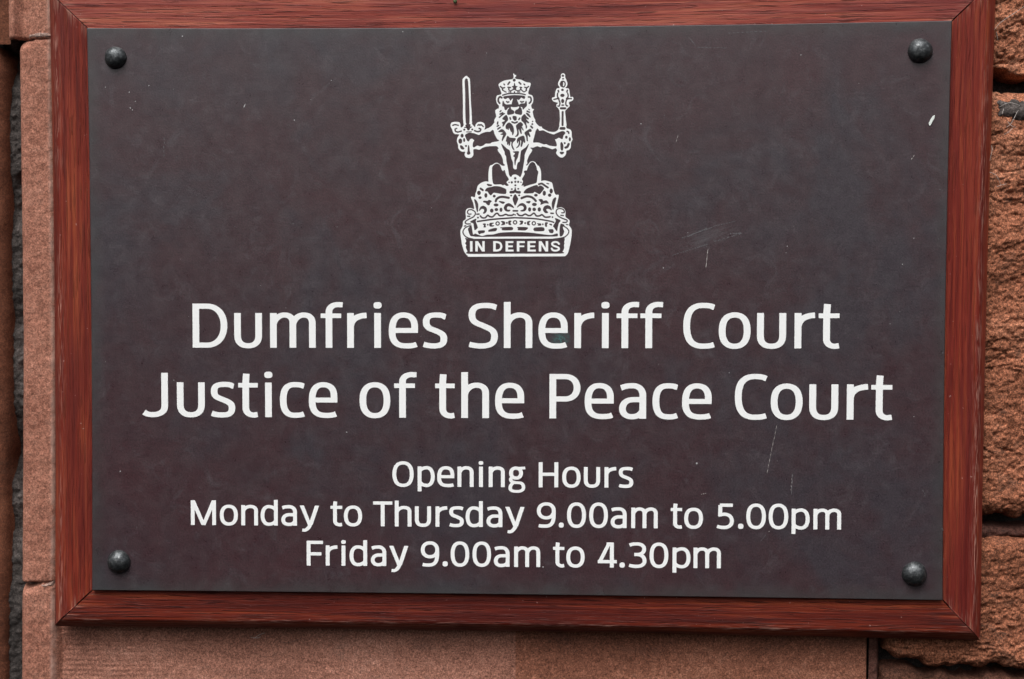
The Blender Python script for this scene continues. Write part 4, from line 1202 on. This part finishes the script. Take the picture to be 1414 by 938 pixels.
# right arm, hand and sceptre
A('K6', [(100, 245), (130, 285), (200, 275), (280, 315), (390, 352), (450, 330), (545, 292), (590, 298), (605, 325), (575, 360), (555, 425), (520, 415), (490, 402), (440, 430), (412, 435), (440, 500), (440, 560), (320, 548), (260, 520), (215, 525), (130, 495), (70, 490), (20, 485), (45, 380), (70, 280)])
S_('K6', [(530, 235), (590, 235)], 40); S_('K6', [(645, 290), (668, 300), (675, 325)], 18); E_('K6', 630, 398, 18, 22); E_('K6', 695, 435, 14, 32); E_('K6', 600, 508, 12, 14)
S_('K6', [(615, 590), (650, 575), (672, 525)], 32); A('K6', [(540, 490), (565, 530), (572, 580), (560, 635), (540, 638), (528, 600), (525, 520)]); A('K6', [(515, 675), (580, 675), (570, 702), (545, 712), (525, 705)])
E_('K5', 565, 132, 18, 16); E_('K5', 570, 188, 15, 9); A('K5', [(566, 228), (535, 235), (512, 280), (525, 325), (562, 342)], False, True)
S_('K5', [(575, 232), (600, 250), (610, 285), (598, 325), (570, 342)], 10)
E_('K5', 558, 393, 20, 16); E_('K5', 558, 495, 34, 25); E_('K5', 562, 600, 22, 35); E_('K5', 565, 675, 24, 9); S_('K5', [(530, 735), (608, 735)], 32); S_('K5', [(562, 802), (560, 1045)], 26)
S_('K5', [(480, 405), (486, 430)], 19); S_('K5', [(470, 455), (465, 500), (480, 550), (500, 590), (512, 640), (500, 690), (475, 692)], 14); S_('K5', [(480, 555), (400, 570)], 14); S_('K5', [(475, 540), (490, 560)], 24)
S_('K5', [(650, 400), (640, 430)], 17); S_('K5', [(655, 455), (665, 500), (650, 550), (630, 590), (620, 640), (630, 685), (655, 690)], 14); S_('K5', [(650, 555), (725, 556)], 14); S_('K5', [(640, 552), (665, 555)], 26)
# crown, left half
A('L1', [(500, 463), (575, 475), (560, 492), (520, 487)])
A('L1', [(470, 570), (500, 530), (580, 510), (620, 500), (700, 505), (790, 540), (805, 560), (800, 615), (720, 615), (640, 600), (600, 600), (560, 640), (530, 610), (510, 580)])
S_('L1', [(395, 535), (430, 560)], 24); E_('L1', 368, 605, 26, 30); E_('L1', 480, 645, 19, 33); E_('L1', 385, 682, 22, 17); E_('L1', 615, 657, 19, 17)
S_('L1', [(640, 740), (655, 705), (700, 675), (760, 670), (850, 685)], 27)
A('L1', [(440, 752), (450, 735), (510, 740), (530, 722), (570, 740), (545, 765), (540, 790), (520, 802), (490, 780), (485, 765)]); A('L1', [(695, 740), (780, 755), (760, 778), (730, 767)])
E_('L1', 645, 800, 35, 20); E_('L1', 575, 892, 24, 28); E_('L1', 650, 875, 24, 21); E_('L1', 725, 878, 18, 30)
A('L1', [(295, 710), (330, 740), (352, 800), (345, 912), (325, 850), (310, 780)])
A('L3', [(370, 130), (395, 75), (440, 55), (485, 85), (492, 130), (465, 170), (435, 172), (455, 140), (450, 105), (412, 97), (385, 118)])
A('L3', [(775, 80), (800, 35), (850, 12), (900, 40), (932, 82), (880, 62), (835, 57), (815, 90), (830, 120), (872, 120), (855, 140), (815, 138), (785, 115)])
# centre
for x, y, r in ((488, 555, 18), (425, 630, 16), (490, 620, 15), (543, 622, 15), (490, 685, 13), (375, 630, 7), (595, 628, 7)): E_('K7', x, y, r)
A('K7', [(488, 725), (510, 790), (580, 795), (580, 832), (520, 828), (488, 815), (450, 830), (392, 828), (395, 795), (470, 782)])
for x, y in ((425, 755), (545, 750), (413, 875), (562, 870)): E_('K7', x, y, 14, 10)
A('C2', [(656, 315), (670, 335), (680, 357), (664, 398), (656, 412), (648, 398), (636, 357), (643, 335)]); S_('C2', [(639, 462), (676, 462)], 10); E_('C2', 656, 498, 4)
# crown, right half
A('L2', [(160, 605), (200, 545), (300, 500), (370, 482), (385, 508), (430, 490), (480, 530), (440, 590), (405, 620), (330, 582), (300, 605)])
S_('L2', [(400, 465), (450, 455), (500, 490), (545, 518)], 22); S_('L2', [(530, 452), (560, 458)], 7)
E_('L2', 600, 575, 22, 36); E_('L2', 487, 610, 22, 36); E_('L2', 575, 642, 23, 22); E_('L2', 352, 642, 24, 18)
S_('L2', [(120, 690), (200, 662), (270, 670), (320, 700), (350, 735)], 27)
A('L2', [(400, 715), (450, 710), (470, 740), (520, 730), (555, 772), (500, 767), (430, 792), (437, 760)]); A('L2', [(195, 750), (260, 740), (240, 772)])
E_('L2', 328, 792, 34, 22); E_('L2', 250, 872, 20, 30); E_('L2', 325, 872, 24); E_('L2', 407, 872, 22, 30)
A('L2', [(615, 760), (640, 700), (677, 685), (655, 780), (630, 872), (615, 820)])
A('L4', [(50, 75), (90, 25), (140, 12), (185, 45), (198, 90), (175, 130), (130, 140), (105, 130), (150, 115), (160, 75), (130, 47), (85, 52)])
A('L4', [(470, 110), (490, 65), (540, 45), (585, 70), (605, 120), (570, 100), (530, 97), (515, 120), (545, 160), (510, 165), (485, 145)])
# rim and band
S_('L3', [(390, 215), (420, 245), (470, 245), (510, 205), (540, 225), (590, 230), (640, 180), (670, 175), (700, 210), (750, 210), (800, 190), (840, 205), (900, 205), (930, 190)], 16)
S_('L4', [(50, 175), (80, 205), (130, 210), (180, 185), (230, 210), (270, 205), (320, 170), (360, 215), (410, 215), (450, 195), (500, 235), (580, 230)], 16)
S_('L3', [(335, 188), (368, 186)], 16); S_('L4', [(595, 172), (632, 175)], 16); E_('L3', 352, 242, 11); E_('L4', 620, 235, 9)
S_('L3', [(345, 305), (450, 290), (600, 270), (800, 255), (938, 245)], 16); S_('L4', [(0, 245), (200, 252), (350, 262), (500, 285), (600, 305), (640, 320)], 14)
A('L3', [(435, 345), (475, 345), (470, 370), (478, 395), (445, 395), (455, 372)]); E_('L3', 510, 358, 9); A('L3', [(545, 335), (605, 330), (572, 350), (577, 370), (610, 372), (590, 384), (545, 380)])
A('L3', [(730, 303), (780, 310), (785, 350), (730, 362), (757, 335)]); E_('L3', 820, 328, 11); A('L3', [(850, 300), (890, 298), (872, 325), (887, 357), (850, 352)])
A('L4', [(90, 298), (140, 300), (130, 345), (90, 352), (114, 325)]); E_('L4', 178, 332, 11); A('L4', [(215, 310), (260, 300), (237, 330), (252, 362), (215, 355)])
A('L4', [(375, 340), (430, 343), (430, 367), (385, 367), (402, 352)]); E_('L4', 463, 350, 9); A('L4', [(505, 325), (545, 328), (527, 347), (527, 387), (505, 380)]); A('L4', [(570, 348), (607, 350), (605, 368)])
for c, x, y in (('L3', 670, 338), ('L4', 15, 320), ('L4', 318, 335)):
    S_(c, [(x + 27 * math.cos(t), y + 27 * math.sin(t)) for t in np.linspace(0, 6.2832, 13)], 9)
A('L3', [(360, 460), (455, 455), (450, 485), (400, 495), (375, 507), (360, 485)]); A('L3', [(530, 445), (600, 420), (655, 418), (640, 455), (560, 465), (525, 466)]); A('L3', [(720, 405), (900, 400), (905, 440), (800, 445), (740, 440), (752, 420)])
A('L4', [(60, 400), (215, 405), (180, 445), (100, 445), (60, 440), (72, 425)]); A('L4', [(330, 410), (470, 405), (475, 455), (330, 455)]); A('L4', [(560, 440), (620, 435), (635, 460), (620, 490), (575, 482), (570, 460)])
A('L3', [(305, 508), (340, 520), (420, 545), (500, 525), (600, 520), (700, 495), (800, 485), (938, 482), (1088, 485), (1238, 495), (1388, 515), (1538, 530), (1628, 505), (1638, 525), (1578, 545), (938, 545), (310, 548)])
# motto ribbon
A('L3', [(215, 400), (240, 365), (255, 450), (268, 535), (230, 530), (205, 470), (195, 425)]); A('L3', [(230, 310), (320, 265), (310, 300), (325, 345), (345, 400), (330, 420), (300, 440), (285, 350), (275, 330)])
S_('L3', [(240, 185), (200, 185), (180, 155), (200, 120), (250, 115), (300, 145), (310, 185), (280, 230), (220, 260), (160, 295), (145, 325), (170, 345), (230, 345)], 10); S_('L3', [(187, 220), (218, 222)], 14)
S_('L3', [(215, 375), (150, 405), (115, 450), (110, 490), (140, 540), (200, 575), (270, 590)], 9); S_('L3', [(130, 380), (155, 375)], 9)
A('L4', [(665, 255), (745, 290), (720, 330), (700, 400), (690, 455), (650, 400), (635, 380), (665, 330), (680, 295)]); A('L4', [(760, 345), (810, 365), (785, 390), (790, 430), (805, 470), (780, 530), (745, 540), (740, 450), (748, 380)])
S_('L4', [(770, 165), (810, 160), (800, 115), (740, 95), (690, 115), (680, 165), (710, 215), (780, 255), (850, 280), (860, 300), (840, 320), (790, 320)], 10); S_('L4', [(755, 205), (795, 210)], 11)
S_('L4', [(780, 370), (850, 410), (885, 460), (870, 510), (820, 555), (740, 578), (640, 590)], 9); S_('L4', [(845, 355), (870, 358)], 8)
A('L3', [(150, 575), (200, 592), (300, 592), (938, 588), (1500, 590), (1640, 592), (1748, 575), (1742, 640), (1748, 660), (1738, 690), (1742, 740), (1715, 795), (1690, 820), (938, 822), (215, 825), (190, 790), (160, 720), (170, 690), (150, 660), (168, 630), (160, 600)])


def bold(x0, x1, kind, yt=620, yb=795, w=46):
    k = w / 2
    if kind in 'INEFD': S_P([(x0, yt), (x0 + w + 2, yt), (x0 + w + 2, yb), (x0, yb)])
    if kind == 'N':
        S_P([(x1 - w, yt), (x1, yt), (x1, yb), (x1 - w, yb)]); S_P([(x0, yt), (x0 + w + 4, yt), (x1, yb), (x1 - w - 4, yb)])
    if kind in 'EF':
        S_P([(x0, yt), (x1 - 3, yt), (x1 - 3, yt + 38), (x0, yt + 38)]); S_P([(x0, yt + 70), (x1 - 12, yt + 70), (x1 - 12, yt + 105), (x0, yt + 105)])
        if kind == 'E': S_P([(x0, yb - 38), (x1, yb - 38), (x1, yb), (x0, yb)])
    if kind == 'D':
        m = (yt + yb) / 2
        S_('L3', [(x0 + k, yt + 20), (x0 + 70, yt + 20), (x1 - 40, yt + 38), (x1 - 22, m), (x1 - 40, yb - 38), (x0 + 70, yb - 20), (x0 + k, yb - 20)], 40, True)
    if kind == 'S':
        c = (x0 + x1) / 2
        S_('L3', [(x1 - 22, yt + 48), (x1 - 45, yt + 24), (c, yt + 17), (x0 + 40, yt + 26), (x0 + 25, yt + 52), (x0 + 50, yt + 78), (c + 15, yt + 94), (x1 - 28, yt + 112), (x1 - 24, yt + 138), (x1 - 50, yb - 22), (c, yb - 17), (x0 + 40, yb - 24), (x0 + 20, yb - 52)], 38, True)


def S_P(p): A('L3', p, True, True)


for x0, x1, c in ((220, 270, 'I'), (305, 465, 'N'), (595, 752, 'D'), (795, 932, 'E'), (978, 1118, 'F'), (1150, 1293, 'E'), (1333, 1491, 'N'), (1526, 1686, 'S')):
    bold(x0, x1, c)


def region(c, pts):
    ox, oy, s = CR[c]
    return psdf(GX, GY, [(ox + x / s, oy + y / s) for x, y in pts])


r_sword = np.maximum.reduce([GX - 670.2, GY - 185.6])
r_scep = np.maximum.reduce([755.5 - GX, GY - 175.4])
r_rib = region('L3', [(-150, 60), (318, 60), (318, 250), (285, 330), (300, 546), (1653, 546), (1638, 330), (1603, 250), (1603, 60), (2100, 60), (2100, 1100), (-150, 1100)])
r_crown = region('K7', [(-900, 692), (325, 692), (325, 590), (430, 478), (545, 478), (640, 590), (640, 692), (1800, 692), (1800, 4000), (-900, 4000)])
PARTS = [("sword", r_sword), ("sceptre", r_scep), ("motto_ribbon", r_rib), ("crown", np.maximum(r_crown, -r_rib)),
         ("lion", np.maximum.reduce([-r_sword, -r_scep, -r_rib, -r_crown]))]
for nm, rg in PARTS:
    fl = np.maximum(FIELD, rg - 0.30)
    fl[0, :] = fl[-1, :] = 9; fl[:, 0] = fl[:, -1] = 9
    lps = [simplify(l, 0.03) for l in contours(fl, GX0, GY0, GH, -0.30)]
    lps = [l for l in lps if abs(area(l)) > 0.15 and len(l) > 2]
    raised(nm, [U(l[:, 0], l[:, 1])[:, [0, 2]] for l in lps], M_WHITE, PLATE)


# ------------------------------------------------------------------ small loose things caught on the wall
def fibre(name, strands, r, label, cat, mat=None):
    V, F = [], []
    for pts in strands:
        P = np.array([U(x, y, d) for x, y, d in pts])
        Q = [P[0]]
        for i in range(len(P) - 1):
            p0, p3 = P[max(i - 1, 0)], P[min(i + 2, len(P) - 1)]
            for k in range(1, 6): Q.append(cr_pt(p0, P[i], P[i + 1], p3, k / 5, 0.5) + np.array([random.gauss(0, 1), random.gauss(0, 1), random.gauss(0, 1)]) * r * 0.35)
        n = len(Q); k0 = len(V)
        for i, p in enumerate(Q):
            t = Q[min(i + 1, n - 1)] - Q[max(i - 1, 0)]; t = t / np.linalg.norm(t)
            u = np.cross(t, [0, 1, 0]); u /= np.linalg.norm(u); w = np.cross(t, u)
            rr = r * (0.55 + 0.45 * math.sin(math.pi * (i + .6) / (n + .2)))
            for a in range(5):
                V.append(p + rr * (u * math.cos(a * 1.2566) + w * math.sin(a * 1.2566)))
        for i in range(n - 1):
            for a in range(5):
                x, y = k0 + i * 5 + a, k0 + i * 5 + (a + 1) % 5
                F.append((x, y, y + 5, x + 5))
    o = mesh(name, V, F, mat or M_WEB, None, True)
    tag(o, label, cat)
    return o


fibre("dry_strand", [[(1372, 42, .012), (1381, 32, .010), (1395, 22, .009), (1416, 8, .011)], [(1376, 44, .012), (1378, 56, .014)]], 0.00017, "long pale strand slanting across the rough stone beside the frame's top right corner", "strand")
fibre("dry_strand", [[(1390, 176, .009), (1396, 171, .008), (1402, 160, .009), (1406, 152, .010)], [(1386, 186, .011), (1392, 183, .009), (1398, 177, .009)], [(1386, 150, .011), (1384, 158, .010)], [(1391, 168, .009), (1397, 174, .008), (1403, 176, .010)], [(1380, 148, .011), (1394, 142, .010), (1408, 146, .011)]], 0.00017, "tangle of pale cobweb strands on sooty mortar below the dark joint", "cobweb")
fibre("dry_strand", [[(1366, 238, .010), (1374, 241, .009), (1379, 248, .009), (1382, 256, .010)], [(1376, 258, .011), (1382, 256, .010), (1390, 254, .011)]], 0.00016, "short curled pale strand on rough stone beside the frame below the tangle", "strand")
fibre("dry_strand", [[(1369, 201, .006), (1370.5, 206, .0055), (1369, 212, .006), (1367, 222, .0075)]], 0.0002, "tiny pale thread caught on the right edge of the timber frame", "strand")
fibre("dry_strand", [[(350, 882, .024), (358, 877, .0225), (366, 874, .023)], [(346, 880, .024), (356, 881, .023), (360, 879, .0235)]], 0.0002, "faint wisp of cobweb in the shadow under the bottom rail", "cobweb")
fibre("dry_strand", [[(386, 886, .0252), (396, 888, .025), (408, 885, .025), (416, 881, .0255)]], 0.00016, "thin dark thread curving on the tooled stone under the bottom rail", "strand", M_PIT)


def tuft(px, py, d, r):
    c = U(px, py, d); V = []; F = []
    for i in range(7):
        for j in range(12):
            a = math.pi * i / 6; b = 2 * math.pi * j / 12; q = r * (0.7 + 0.6 * random.random())
            V.append(c + q * np.array([math.sin(a) * math.cos(b), 0.6 * math.sin(a) * math.sin(b), math.cos(a)]))
    for i in range(6):
        for j in range(12):
            F.append((i * 12 + j, i * 12 + (j + 1) % 12, (i + 1) * 12 + (j + 1) % 12, (i + 1) * 12 + j))
    o = mesh("moss_tuft", V, F, M_MOSS)
    tag(o, "tiny dark green tuft of moss stuck on the top timber rail above the sword", "moss")


tuft(628.5, 2.0, 0.0022, 0.0013)
